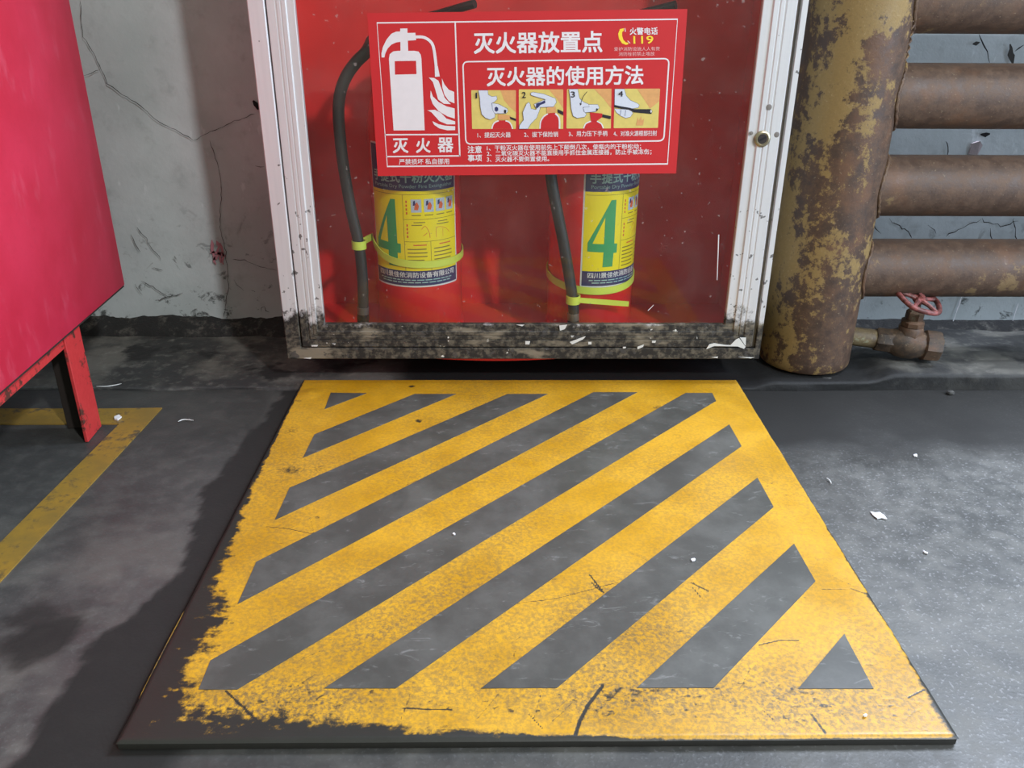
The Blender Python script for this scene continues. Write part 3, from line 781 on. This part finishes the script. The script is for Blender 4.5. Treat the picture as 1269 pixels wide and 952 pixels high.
sput('phone_symbol', ribbon2(A1([(1004, 108), (1006, 122)]), 1.5), 's_dimwhite'); sput('phone_symbol', ribbon2(A1([(1014, 156), (1024, 166)]), 1.2), 's_dimwhite')
rect_text('name_text', '灭', 112, 531, 174, 588, 's_white', .022); rect_text('name_text', '火', 201, 530, 259, 587, 's_white', .022); rect_text('name_text', '器', 285, 528, 346, 585, 's_white', .022)
rect_text('notice_text', '严禁损坏 私自挪用', 137, 610, 330, 632, 's_white', .012)
rect_text('notice_text', '注意', 400, 560, 455, 588, 's_white', .022); rect_text('notice_text', '事项', 401, 593, 456, 620, 's_white', .022)
rect_text('notice_text', '1、干粉灭火器在使用前先上下颠倒几次，使瓶内的干粉松动；', 474, 558, 1066, 580, 's_white', .012)
rect_text('notice_text', '2、二氧化碳灭火器不能直接用手抓住金属连接器，防止手被冻伤；', 474, 579, 1106, 601, 's_white', .012)
rect_text('notice_text', '3、灭火器不要倒置使用。', 474, 601, 714, 622, 's_white', .012)
# pictogram
bodyp = [(125, 290), (130, 265), (150, 249), (180, 246), (270, 246), (295, 250), (308, 268), (312, 290), (331, 703), (152, 704)]
pic = sput('pictogram', poly2(A7(bodyp), [A7([(158, 305), (281, 303), (284, 380), (160, 383)])]), 's_white')
sput('pictogram_neck', poly2(A7([(190, 118), (231, 117), (237, 270), (192, 270)])), 's_white', 1.4, pic)
sput('pictogram_handle', poly2(A7([(192, 134), (165, 136), (140, 147), (112, 180), (90, 225), (82, 260), (83, 284), (99, 284), (104, 262), (118, 232), (140, 210), (165, 198), (192, 194)])), 's_white', 1.8, pic)
sput('pictogram_outlet', poly2(A7([(232, 143), (277, 142), (281, 184), (233, 188)])), 's_white', 2.2, pic)
sput('pictogram_hose', ribbon2(sm2(A7([(278, 166), (320, 167), (352, 182), (376, 210), (388, 262), (397, 338)])), 3.6), 's_white', 2.6, pic)
sput('pictogram_nozzle', poly2(A7([(388, 335), (406, 333), (418, 393), (390, 396)])), 's_white', 3, pic)
for fl in ([(430, 405), (445, 440), (470, 470), (500, 482), (502, 548), (470, 535), (445, 500), (432, 455)], [(355, 400), (385, 402), (410, 418), (426, 460), (445, 515), (481, 553), (440, 550), (408, 525), (392, 470), (378, 425)],
           [(365, 473), (378, 508), (410, 540), (455, 565), (503, 577), (504, 636), (460, 622), (410, 592), (377, 552), (363, 512)], [(346, 588), (390, 585), (425, 603), (455, 635), (506, 652), (506, 669), (460, 669), (415, 650), (390, 622), (368, 598)],
           [(375, 650), (410, 668), (450, 677), (506, 680), (506, 702), (460, 703), (415, 692), (385, 672)]):
    sput('pictogram_flame', poly2(A7(fl)), 's_white', 1, pic)
# the four instruction pictures
def picture(K, panel, items, num, nbox):
    pn = sput('picture', poly2(round_rect(K(panel), .9, 3)), 's_pic', 1)
    for j, (kind, pts, mat, wd) in enumerate(items):
        q = K(pts)
        if kind == 'p':
            sput('drawing', poly2(q), mat, 2 + j, pn)
            if wd: sput('outline', ribbon2(q, wd, True), 's_blue', 2.5 + j, pn)
        else: sput('drawing', ribbon2(sm2(q), wd), mat, 2 + j, pn)
    x0, y0_, x1, y1_ = nbox
    quad_text('number', num, K([(x0, y0_), (x1, y0_), (x1, y1_), (x0, y1_)]), 's_ink', .01, 14, pn)
picture(PA, [(207, 362), (687, 362), (687, 778), (217, 778)], [
    ('p', [(520, 362), (687, 362), (687, 600), (620, 540), (560, 470)], 's_flame', 0),
    ('p', [(430, 777), (440, 735), (465, 705), (500, 685), (570, 685), (620, 710), (648, 777)], 's_red', 0),
    ('r', [(428, 777), (440, 735), (465, 705), (502, 690)], 's_white', 1.6), ('r', [(575, 690), (615, 705), (640, 740), (650, 777)], 's_white', 1.6),
    ('p', [(497, 620), (632, 632), (622, 677), (497, 677)], 's_flame', 0),
    ('p', [(620, 645), (687, 668), (687, 694), (625, 668)], 's_ink', 0),
    ('p', [(430, 500), (500, 510), (595, 560), (602, 590), (580, 612), (440, 612)], 's_hand', .35),
    ('p', [(285, 363), (385, 363), (390, 410), (430, 430), (480, 425), (486, 460), (455, 490), (428, 500), (435, 570), (465, 625), (460, 655), (410, 678), (360, 660), (320, 620), (305, 540), (300, 450)], 's_hand', .35),
    ('p', [(478, 538), (496, 552), (498, 578), (480, 592), (460, 580), (460, 550)], 's_blue', 0),
    ('p', [(560, 570), (585, 575), (580, 610), (560, 605)], 's_ink', 0)], '1', (254, 388, 272, 450))
picture(PA, [(718, 353), (1195, 353), (1195, 777), (720, 777)], [
    ('p', [(1040, 354), (1195, 354), (1195, 560), (1130, 460)], 's_flame', 0),
    ('p', [(945, 777), (955, 700), (990, 640), (1030, 605), (1110, 605), (1145, 650), (1152, 777)], 's_red', 0),
    ('r', [(945, 775), (952, 700), (985, 645), (1030, 615)], 's_white', 1.6), ('r', [(1110, 612), (1145, 650), (1155, 700), (1155, 775)], 's_white', 2.0),
    ('p', [(1018, 540), (1115, 540), (1115, 600), (1020, 612)], 's_flame', 0), ('p', [(1135, 565), (1195, 592), (1195, 632), (1135, 600)], 's_ink', 0),
    ('p', [(845, 392), (870, 382), (980, 400), (1110, 450), (1122, 490), (1090, 540), (950, 545), (905, 560), (882, 512), (960, 478), (1005, 462), (850, 416)], 's_hand', .35),
    ('p', [(722, 777), (725, 740), (770, 680), (760, 600), (800, 510), (825, 490), (840, 510), (850, 560), (900, 572), (940, 520), (947, 560), (910, 660), (850, 720), (815, 777)], 's_hand', .35),
    ('p', [(905, 505), (960, 490), (1000, 468), (1003, 500), (950, 520), (922, 552), (900, 550)], 's_blue', 0)], '2', (750, 380, 795, 445))
picture(PB, [(110, 350), (587, 347), (580, 772), (103, 773)], [
    ('p', [(400, 349), (587, 348), (584, 560), (500, 450)], 's_flame', 0),
    ('p', [(288, 772), (310, 722), (365, 688), (430, 688), (480, 722), (502, 771)], 's_red', 0),
    ('r', [(288, 771), (310, 722), (366, 695)], 's_white', 1.5), ('r', [(430, 695), (478, 722), (500, 771)], 's_white', 1.5),
    ('p', [(355, 600), (490, 612), (485, 652), (430, 692), (368, 692)], 's_red', 0), ('p', [(490, 620), (580, 640), (578, 672), (485, 652)], 's_ink', 0),
    ('p', [(350, 515), (440, 515), (457, 550), (440, 572), (420, 592), (300, 602), (282, 552)], 's_hand', .35),
    ('p', [(130, 351), (225, 350), (245, 450), (290, 490), (340, 510), (350, 540), (280, 545), (290, 590), (320, 620), (300, 650), (220, 662), (175, 640), (155, 560), (145, 450)], 's_hand', .35),
    ('r', [(325, 378), (280, 440), (255, 515)], 's_ink', .7), ('p', [(245, 500), (270, 508), (252, 528)], 's_ink', 0),
    ('p', [(425, 555), (442, 560), (438, 580), (420, 585)], 's_ink', 0)], '3', (152, 375, 195, 440))
picture(PB, [(622, 347), (1108, 345), (1085, 766), (610, 769)], [
    ('p', [(860, 346), (1107, 346), (1100, 480), (1000, 560), (930, 450)], 's_flame', 0),
    ('p', [(850, 740), (870, 650), (880, 690), (905, 640), (915, 690), (940, 660), (925, 740)], 's_flame', 0),
    ('p', [(618, 560), (800, 572), (817, 610), (790, 650), (740, 662), (690, 640), (640, 602)], 's_hand', .35),
    ('p', [(622, 350), (725, 348), (745, 420), (790, 470), (860, 500), (887, 520), (875, 550), (810, 560), (720, 545), (620, 520)], 's_hand', .35),
    ('p', [(617, 520), (690, 535), (780, 550), (830, 565), (1010, 565), (1027, 590), (1015, 617), (830, 600), (770, 572), (616, 546)], 's_ink', 0),
    ('p', [(1010, 570), (1022, 588), (1012, 608), (1003, 590)], 's_white', 0), ('r', [(740, 575), (732, 640)], 's_blue', .4), ('r', [(690, 575), (680, 630)], 's_blue', .4)], '4', (660, 370, 712, 430))
rect_text('caption_text', '1、提起灭火器', 438, 508, 566, 529, 's_white', .01); rect_text('caption_text', '2、拔下保险销', 617, 506, 748, 527, 's_white', .01)
rect_text('caption_text', '3、用力压下手柄', 788, 503, 937, 524, 's_white', .01); rect_text('caption_text', '4、对准火源根部扫射', 960, 502, 1127, 523, 's_white', .01)

# ------------------------------------------------------------------ fire extinguishers
RB = .060; EZ = CZB + .0058; EYC = 1.146
def extinguisher(cx, th0, label, hose_pts, tie_kind):
    e = Thing('fire_extinguisher', (cx, EYC, EZ), label, 'extinguisher', 'extinguishers in the cabinet')
    b = e.add('body', lathe([(.001, .004), (.045, .004), (.050, 0), (.058, 0), (.0585, .016), (RB - .0012, .018), (RB, .020), (RB, .285), (.0588, .302), (.054, .320), (.045, .334), (.032, .344), (.022, .349), (.021, .362), (.001, .362)], (cx, EYC, EZ), n=56), 'ext_red')
    e.add('base_ring', lathe([(.0605, .0), (.0612, .003), (.0612, .017), (.0605, .020), (.0595, .020), (.0595, 0)], (cx, EYC, EZ), n=48), 'ext_red')
    # valve head with levers, gauge and pin
    vz = EZ + .357
    e.add('valve_head', join(lathe([(.024, 0), (.024, .012), (.018, .016), (.018, .046), (.012, .050), (.001, .050)], (cx, EYC, vz), n=24), tube([(cx, EYC, vz + .030), (cx - .038, EYC - .004, vz + .032)], .0095, 14)), 'steel')
    lev = [(cx + .010, EYC, vz + .049), (cx + .016, EYC - .004, vz + .058), (cx + .045, EYC - .02, vz + .066), (cx + .084, EYC - .042, vz + .0765)]
    e.add('lever', tube(smooth_path(lev, 5), .0052, 10), 'plastic')
    e.add('carry_handle', tube(smooth_path([(cx + .01, EYC, vz + .035), (cx + .05, EYC - .008, vz + .042), (cx + .10, EYC - .016, vz + .028)], 5), .0062, 10), 'plastic')
    g = e.add('pressure_gauge', lathe([(.014, 0), (.014, .008), (.012, .010), (.001, .0098)], (cx, EYC - .018, vz + .03), (0, -1, 0), 22), 'steel')
    e.add('gauge_face', lathe([(.0118, 0), (.0118, .0004), (.001, .0004)], (cx, EYC - .0282, vz + .03), (0, -1, 0), 20), 'l_green', g)
    e.add('safety_pin', tube([(cx + .02, EYC - .03, vz + .056), (cx + .02, EYC + .02, vz + .056)], .0018, 8), 'steel')
    # hose with nozzle
    P = smooth_path(hose_pts, 7)
    h = e.add('hose', tube(P, .0074, 14), 'rubber')
    tip = Vector(hose_pts[-1]); d = (tip - Vector(hose_pts[-2])).normalized()
    e.add('nozzle', tube([tip - d * .004, tip + d * .002, tip + d * .022, tip + d * .026], [.0080, .0086, .0078, .0066], 14), 'plastic', h)
    e.add('hose_collar', tube([tip - d * .014, tip - d * .004], .0083, 14), 'steel', h)
    # wrapped label: s = arc length from the label's left edge, z = height
    Wd = 2 * math.radians(64) * RB
    def wrap(vf, layer):
        bm = bmesh.new(); vs = [bm.verts.new((p_[0], p_[1], p_[2] if len(p_) > 2 else 0)) for p_ in vf[0]]
        for f in vf[1]:
            try: bm.faces.new([vs[i] for i in f])
            except ValueError: pass
        lo = min(v[0] for v in vf[0]); hi = max(v[0] for v in vf[0]); s = lo + .0045
        while s < hi:
            bmesh.ops.bisect_plane(bm, geom=bm.verts[:] + bm.edges[:] + bm.faces[:], plane_co=(s, 0, 0), plane_no=(1, 0, 0)); s += .0045
        bm.verts.index_update(); R = RB + .00025 + .0001 * layer; V = []
        for v in bm.verts:
            a = math.radians(th0) + (v.co.x - Wd / 2) / RB; Rq = R + .00001 * v.co.z; V.append((cx + Rq * math.sin(a), EYC - Rq * math.cos(a), v.co.y))
        Fc = [tuple(v.index for v in f.verts) for f in bm.faces]; bm.free(); return V, Fc
    rect = lambda s0, s1, z0, z1: ([(s0, z0), (s1, z0), (s1, z1), (s0, z1)], [(0, 1, 2, 3)])
    ZB, Z1, Z4, ZT = .1345, .1575, .2640, .3230
    lb = e.add('label', wrap(poly2(round_rect([(0, ZT), (Wd, ZT), (Wd, ZB), (0, ZB)], .004, 3)), 0), 'l_white')
    def lp(name, vf, mat, layer=2): e.add(name, wrap(vf, layer), mat, lb, smooth=True)
    g = .0022
    lp('label_band', rect(g, Wd - g, ZB + g, Z1), 'l_blue', 1); lp('label_field', rect(g, Wd - g, Z1, Z4), 'l_yellow', 1); lp('label_band', rect(g, Wd - g, Z4, ZT - g), 'l_blue', 1)
    def lt(name, body_, s0, s1, z0, z1, mat, bold=.015):
        V, Fc = unit_text(body_, bold); lp(name, ([(s0 + u * (s1 - s0), z0 + v * (z1 - z0), q) for u, v, q in V], Fc), mat, 3)
    lt('label_text', '手提式干粉灭火器', .008, .128, .2745, .2895, 'l_pale', .02)
    lt('label_text', 'Portable Dry Powder Fire Extinguisher', .010, .126, .2665, .2725, 'l_pale', .0)
    lt('label_text', '四川景佳依消防设备有限公司', .010, .126, .1478, .1558, 'l_white', .012)
    for (zz, s0, s1) in ((.1440, .012, .122), (.1405, .016, .118)):
        s_ = s0
        while s_ < s1:
            L = random.uniform(.004, .010); lp('label_print', rect(s_, min(s_ + L, s1), zz, zz + .0013), 'l_pale', 2); s_ += L + .0015
    f4 = lambda L: [(.0083 + (x - 128) * .000253, .2530 - (y - 242) * .0001875) for x, y in L]
    lp('label_number', poly2(f4([(243, 242), (270, 242), (272, 553), (291, 556), (290, 622), (271, 622), (268, 721), (212, 721), (214, 612), (128, 606), (128, 542)]), [f4([(214, 360), (214, 552), (153, 548)])]), 'l_green', 3)
    for (a, b2, c_, d_) in ((.0545, .0551, Z1, Z4 - .004), (.0895, .0901, Z1, .1975), (.0551, Wd - g, .1972, .1978), (.0551, Wd - g, .2270, .2276), (.004, Wd - g, Z4 - .0046, Z4 - .004)):
        lp('label_rule', rect(a, b2, c_, d_), 'l_ink', 2)
    for (a, b2) in ((.0655, .0790), (.0825, .0955), (.0985, .1120), (.1145, .1270)):
        lp('label_picture', rect(a, b2, .2365, .2535), 'l_pic', 2)
        lp('label_drawing', poly2([(a + .004, .240), (a + .009, .2395), (a + .0105, .245), (a + .008, .250), (a + .005, .247)]), 'l_redink', 3)
        lp('label_drawing', poly2([(a + .0025, .245), (a + .006, .246), (a + .0055, .252), (a + .003, .251)]), 'l_blue', 3)
        lp('label_print', rect(a + .0005, b2 - .001, .2320, .2332), 'l_ink', 2)
    for zz in (.2520, .2470, .2420, .2370, .2210, .2160, .2110, .2060): lp('label_print', rect(.0585, .0605, zz - .0032, zz), 'l_redink', 2)
    for (pts, wd) in (([(.078, .214), (.083, .218), (.088, .210), (.089, .202)], .0007), ([(.080, .205), (.0855, .209)], .0007), ([(.098, .202), (.099, .215), (.112, .213), (.119, .206)], .0006), ([(.108, .202), (.108, .213)], .0005)):
        lp('label_drawing', ribbon2(sm2(pts), wd), 'l_redink', 2)
    for (a, b2, zz) in ((.068, .083, .2225), (.065, .079, .2190), (.101, .116, .2225), (.099, .118, .2190)): lp('label_print', rect(a, b2, zz, zz + .0012), 'l_ink', 2)
    for q, zz in enumerate((.1920, .1865, .1815, .1765, .1715, .1665, .1615)):
        lp('label_print', rect(.0585 + (.008 if q == 0 else 0), .086 - random.uniform(0, .006), zz, zz + .0015), 'l_redink' if q == 0 else 'l_ink', 2)
        lp('label_print', rect(.094 + (.008 if q == 0 else 0), .124 - random.uniform(0, .006), zz, zz + .0015), 'l_redink' if q == 0 else 'l_ink', 2)
    # lime cable tie round body and hose
    def strap(P3, wz, th, closed=True):
        V, Fc = [], []; n = len(P3)
        for i in range(n):
            q = Vector(P3[i]); c_ = Vector((cx, EYC, q.z)); o_ = q - c_; o_.normalize()
            for (dr_, dz) in ((0, -wz), (th, -wz), (th, wz), (0, wz)): V.append(tuple(q + o_ * dr_ + Vector((0, 0, dz))))
        for i in range(n if closed else n - 1):
            j = (i + 1) % n
            for k_ in range(4): Fc.append((4 * i + k_, 4 * i + (k_ + 1) % 4, 4 * j + (k_ + 1) % 4, 4 * j + k_))
        if not closed: Fc += [(0, 1, 2, 3), tuple(4 * (n - 1) + q for q in (3, 2, 1, 0))]
        return V, Fc
    HP = [v for v in P]
    if tie_kind == 'loop':
        zs_ = lambda a: .1660 + .012 * (math.sin(a / 2 - .35)) ** 2 + (.016 * max(0, -math.sin(a)) ** 4)
        loop = [(cx + (RB + .0016) * math.sin(a), EYC - (RB + .0016) * math.cos(a), zs_(a)) for a in np.linspace(-1.45, 2 * math.pi - 1.75, 60)]
        hz = .1900; hp = min(HP, key=lambda v: abs(v.z - hz))
        loop = [(hp.x + .004, hp.y + .009, hz)] + [tuple(loop[-1][:2]) + (.184,)] * 0 + loop[::-1]
        tie = e.add('cable_tie', strap(loop[::-1][:-1] + [], .0048, .0012, False), 'tie')
        p0 = Vector(loop[::-1][0]); p1 = Vector((hp.x - .002, hp.y - .0085, hz - .001))
        e.add('tie_strap', strap(smooth_path([p1, (p1 + p0) / 2 + Vector((0, -.004, .002)), p0], 5), .0048, .0012, False), 'tie', tie)
    else:
        zs_ = lambda a: .1300 + .012 * (1 - math.cos(a - .15)) * .8
        loop = [(cx + (RB + .0012) * math.sin(a), EYC - (RB + .0012) * math.cos(a), zs_(a)) for a in np.linspace(0, 2 * math.pi, 60, endpoint=False)]
        hz = .1215; hp = min(HP, key=lambda v: abs(v.z - hz))
        tie = e.add('cable_tie', strap(loop, .0050, .0012), 'tie')
        q0 = Vector((hp.x + .006, hp.y - .006, hz + .001)); tl = smooth_path([q0, (cx + .010, EYC - RB - .012, .1185), (cx + .046, EYC - RB - .010, .1150)], 6)
        e.add('tie_tail', strap(tl, .0036, .0014, False), 'tie', tie)
    ring = [(hp.x + .0086 * math.cos(a), hp.y + .0086 * math.sin(a), hz) for a in np.linspace(0, 2 * math.pi, 20, endpoint=False)]
    V, Fc = [], []
    for (x, y, z) in ring:
        for (s_, dz) in ((.0, -.0055), (.0012, -.0055), (.0012, .0055), (0, .0055)):
            V.append((hp.x + (x - hp.x) * (1 + s_ / .0086), hp.y + (y - hp.y) * (1 + s_ / .0086), z + dz))
    for i in range(20):
        j = (i + 1) % 20
        for k_ in range(4): Fc.append((4 * i + k_, 4 * i + (k_ + 1) % 4, 4 * j + (k_ + 1) % 4, 4 * j + k_))
    e.add('tie_loop', (V, Fc), 'tie', tie)
    return e
xl = at_y(515.5, 300, EYC - .03)[0]; xr = at_y(736, 300, EYC - .03)[0]
extinguisher(xl, 0, 'red extinguisher with its whole yellow label showing, left in the cabinet', [(xl - .036, EYC - .004, .441), (xl - .045, EYC - .012, .4425), (-.1640, 1.104, .4305), *[tuple(at_y(x, y, 1.1)) for x, y in ((441.8, 76.6), (430, 93), (422.5, 112), (419.5, 135), (421, 165), (425.5, 205), (435, 260), (445, 305), (449.5, 350), (450, 392))]], 'loop')
extinguisher(xr, 45, 'red extinguisher with label turned to the right, right in the cabinet', [(xr - .036, EYC - .004, .441), (xr - .045, 1.13, .441), (.072, 1.098, .43), (.062, 1.086, .39), (.060, 1.08, .34), (.0655, 1.079, .28), (.084, 1.077, .195), (.0985, 1.076, .118), (.1000, 1.076, .088)], 'tail')

# ------------------------------------------------------------------ pipe radiator
HXc, HYc, RH, RP = .4436, 1.126, .0632, .0402
rad = Thing('pipe_radiator', (HXc, HYc, .0125), 'rusty welded pipe radiator with thick upright header beside the cabinet', 'radiator')
rad.add('header_pipe', lathe([(.001, .0), (.050, .0), (.0605, .0015), (RH, .006), (RH, .016), (RH, .12), (RH, .3), (RH, .5), (RH, .72), (.058, .735), (.001, .745)], (HXc, HYc, .0125), n=64), 'rust_head')
for i, zc in enumerate((.1513, .2655, .3797, .4940, .6082)):
    V, Fc = tube([(HXc + .03, HYc, zc)] + [(x, HYc, zc) for x in np.linspace(HXc + .08, 1.75, 14)], RP, 44)
    rad.add('pipe', (V, Fc), 'rust_pipe')
    bead = []
    for a in np.linspace(0, 2 * math.pi, 72, endpoint=False):
        yy = (RP + .0015) * math.sin(a); bead.append((HXc + math.sqrt(RH ** 2 - yy ** 2) + .0015 + random.uniform(-.0007, .0007), HYc + yy, zc + (RP + .0015) * math.cos(a) + random.uniform(-.0007, .0007)))
    rad.add('weld_bead', tube(bead, .0025, 8, closed=True), 'rust_weld')
# slanting weld ripples on the header's upper right flank
for i in range(13):
    zz = .425 + i * .0085; a = -.62
    c0 = Vector((HXc + RH * math.cos(a), HYc + RH * math.sin(a), zz)); c1 = Vector((HXc + RH * math.cos(a + .20), HYc + RH * math.sin(a + .20), zz + .008))
    rad.add('weld_ripple', tube([c0, (c0 + c1) / 2 + Vector((.0012, -.0012, .0006)), c1], [.0008, .0018, .0008], 6), 'rust_weld')

# ------------------------------------------------------------------ gate valve
vo = Vector((HXc + RH - .012, 1.112, .0555)); ax = Vector((1, -.16, -.075)).normalized()
gv = Thing('gate_valve', (vo.x + .08, vo.y - .01, .022), 'small rusty gate valve with worn red handwheel under the lowest pipe', 'valve')
pt = lambda s: vo + ax * s
gv.add('nipple', lathe([(.0135, 0), (.0135, .044), (.0120, .046), (.001, .046)], vo, ax, 24), 'nipple')
gv.add('coupling', lathe([(.001, .040), (.0155, .040), (.0175, .043), (.0175, .062), (.0155, .064), (.001, .064)], vo, ax, 8), 'valve')
gv.add('body', lathe([(.001, .056), (.0150, .056), (.0172, .062), (.0205, .070), (.0225, .080), (.0225, .092), (.0190, .104), (.0172, .108), (.001, .108)], vo, ax, 28), 'valve')
gv.add('end_collar', lathe([(.010, .128), (.010, .120), (.001, .120), (.001, .104), (.0190, .104), (.0225, .107), (.0225, .124), (.0205, .128)], vo, ax, 8), 'valve')
up = Vector((.02, -.06, 1)).normalized(); bc = pt(.085)
bon = gv.add('bonnet', lathe([(.0175, .010), (.0175, .024), (.0150, .027), (.0160, .028), (.0160, .034), (.0110, .037), (.0100, .044), (.001, .044)], bc, up, 8), 'valve')
gv.add('gland_nut', lathe([(.0120, .038), (.0120, .048), (.0090, .051), (.001, .051)], bc, up, 6), 'valve', bon)
gv.add('stem', lathe([(.0045, .045), (.0045, .070), (.001, .070)], bc, up, 12), 'valve', bon)
hc = bc + up * .066; tilt = Vector((.26, -.30, 1)).normalized(); d_, u_, v_ = frame_axes(tilt)
RW = .0300
wheel = gv.add('handwheel', tube([hc + (u_ * math.cos(a) + v_ * math.sin(a)) * (RW * (1 + .035 * math.cos(5 * a))) for a in np.linspace(0, 2 * math.pi, 50, endpoint=False)], .0036, 10, closed=True), 'wheel')
for i in range(5):
    a = 2 * math.pi * i / 5; e_ = (u_ * math.cos(a) + v_ * math.sin(a))
    gv.add('spoke', tube([hc + e_ * .003 + d_ * .001, hc + e_ * .015 + d_ * .0012, hc + e_ * RW], [.0042, .0030, .0030], 8), 'wheel', wheel)
gv.add('wheel_hub', lathe([(.0075, -.004), (.0075, .004), (.0050, .0045), (.0048, .008), (.001, .008)], hc, tilt, 6), 'wheel', wheel)

# ------------------------------------------------------------------ red cabinet on angle-iron legs at the left
zb = .140
Pa = at_z(155, 353, zb); Pn = at_z(0, 488, zb)
dv = (Pa - Pn); dv[2] = 0; dv /= np.linalg.norm(dv); nv = np.array([dv[1], -dv[0], 0])       # dv: along its side to the wall, nv: outward (to the right)
def rb(x, y, z): return tuple(np.array([Pa[0], Pa[1], 0]) + dv * y + nv * x + np.array([0, 0, z]))
red = Thing('red_cabinet', rb(-.3, -.33, 0), 'big pinkish-red sheet metal cabinet on angle iron legs at the left edge', 'cabinet')
red.add('body', xf(bev(box(-.62, 0, -.66, 0, zb, .62), .0016, 2), rb), 'panel')
red.add('bottom_seam', xf(box(-.618, -.0012, -.658, -.0012, zb - .0022, zb + .0004), rb), 'iron_dark', smooth=False)
def angle(name, pieces): return red.add(name, xf(join(*[bev(p_, .0008, 1) for p_ in pieces]), rb), 'iron', smooth=False)
zr = zb - .0022
# base rails and four legs
angle('base_rail', [box(-.012, -.008, -.54, -.146, zr - .016, zr)])
angle('base_rail', [box(-.60, -.596, -.54, -.146, zr - .016, zr)])
angle('base_rail', [box(-.60, -.008, -.146, -.142, zr - .016, zr)])
angle('base_rail', [box(-.60, -.008, -.544, -.54, zr - .016, zr)])
for (x0, sx) in ((-.0055, -1), (-.6025, 1)):
    for (yf, sy) in ((-.140, -1), (-.546, 1)):
        xa, xb = sorted((x0, x0 + sx * .0045)); ya, yb = sorted((yf, yf + sy * .042)); xc_, xd = sorted((x0, x0 + sx * .040)); yc_, yd = sorted((yf, yf + sy * .0045))
        lg = angle('leg', [box(xa, xb, ya, yb, .0, zr)])
        red.add('leg_flange', xf(bev(box(min(xc_, xd) if sx < 0 else x0 + .0045, xd if sx > 0 else x0 - .0045, yc_, yd, .0, zr), .0008, 1), rb), 'iron_dark', lg, smooth=False)  # flange coloured dark for the shade it stands in

# ------------------------------------------------------------------ litter
def scrap(name, px_pts, zt, mat, label, cat, base=0.0):
    q = [at_z(x, y, base) for x, y in px_pts]; c = np.mean(q, 0)
    o = obj(name, slab([tuple(v[:2]) for v in q], base + .0004, base + zt), mat, None, (c[0], c[1], base), smooth=False)
    for v in o.data.vertices: v.co.z += random.uniform(0, .0008) if v.co.z > .0005 else 0
    tag(o, label, cat); return o
scrap('paper_scrap', [(1078, 635), (1084, 637), (1090, 636), (1096, 640), (1099, 645), (1092, 643), (1087, 644), (1082, 640)], .0012, 'paper', 'torn white paper scrap on the floor right of the mat', 'litter')
scrap('paper_bit', [(1132, 564), (1136, 564), (1136.5, 567), (1132.5, 566.5)], .001, 'paper', 'tiny white paper bit on dark floor below the valve', 'litter')
scrap('paper_bit', [(1144, 684), (1150, 686), (1149, 687.5), (1145, 686)], .001, 'paper', 'tiny white fleck on the lit floor right of the mat', 'litter')
scrap('pale_chip', [(142, 518), (148, 516), (151, 518), (146, 522), (142, 521)], .002, 'paper', 'pale chip lying on the yellow floor line corner', 'litter', .0009)
for (x, y, r_, lb_) in ((563, 663, 2.2, 'white crumb on a grey mat stripe near the mat centre'), (859, 695, 3.0, 'white crumb on a grey stripe toward the mat\'s right side'), (1072, 888, 3.0, 'pale crumb on the yellow front right corner of the mat')):
    scrap('crumb', [(x + r_ * random.uniform(.6, 1.1) * math.cos(a), y + r_ * .6 * random.uniform(.6, 1.1) * math.sin(a)) for a in np.linspace(0, 6.28, 7)[:-1]], .0012, 'paper', lb_, 'litter', MZ + .0006)
def thread(px_pts, r_, label, base=0.0, mat='thread'):
    q = [Vector(at_z(x, y, base)) + Vector((0, 0, r_ * 1.4 + .0006)) for x, y in px_pts]; P = smooth_path(q, 5); c = P[len(P) // 2]
    o = obj('thread', tube(P, [r_ * (.4 + .6 * math.sin(math.pi * (i + .5) / len(P))) for i in range(len(P))], 6), mat, None, (c.x, c.y, base)); tag(o, label, 'litter'); return o
thread([(120, 481), (132, 481), (143, 479.5), (151, 477.5)], .0012, 'short white thread on the floor behind the red leg')
thread([(221, 524), (228, 521.5), (240, 522.5)], .0008, 'thin pale thread on the floor right of the yellow line')
thread([(1024, 594), (1028, 597), (1030, 601)], .0007, 'tiny pale fibre on the floor by the mat\'s right edge')
for (p_, r_, lb_) in (([(1014, 470), (1019, 466), (1026, 468), (1029, 476), (1026, 486), (1018, 487)], .012, 'dark cement crumb on the floor below the upright header pipe'), ([(1168, 486), (1176, 484), (1181, 487), (1174, 491)], .006, 'small dark crumb at the ledge foot below the valve')):
    q = [at_z(x, y, 0) for x, y in p_]; c = np.mean(q, 0)
    bm = bmesh.new(); bmesh.ops.create_icosphere(bm, subdivisions=2, radius=1)
    for v in bm.verts: v.co *= random.uniform(.75, 1.1)
    V = [(c[0] + v.co.x * r_, c[1] - .004 + v.co.y * r_ * .8, max(.0, r_ * .45 + v.co.z * r_ * .55)) for v in bm.verts]; Fc = [tuple(v.index for v in f.verts) for f in bm.faces]; bm.free()
    tag(obj('cement_crumb', (V, Fc), 'ledge', None, (c[0], c[1], 0)), lb_, 'litter')
# pinkish plug in the plaster between the upper pipes
q0 = at_y(1209, 183, YW - .006)
V = [(q0[0] + x, YW + y, q0[2] + z) for x, y, z in ((-.007, -.004, -.010), (.006, -.004, -.012), (.010, -.006, .003), (.003, -.009, .010), (-.006, -.007, .006))] + [(q0[0] + x, YW + .004, q0[2] + z) for x, z in ((-.006, -.009), (.005, -.010), (.008, .003), (.003, .008), (-.005, .005))]
obj('wall_plug', (V, [(0, 1, 2, 3, 4), (9, 8, 7, 6, 5)] + [(i, (i + 1) % 5, 5 + (i + 1) % 5, 5 + i) for i in range(5)]), 'pinkpaper', wall, smooth=False)
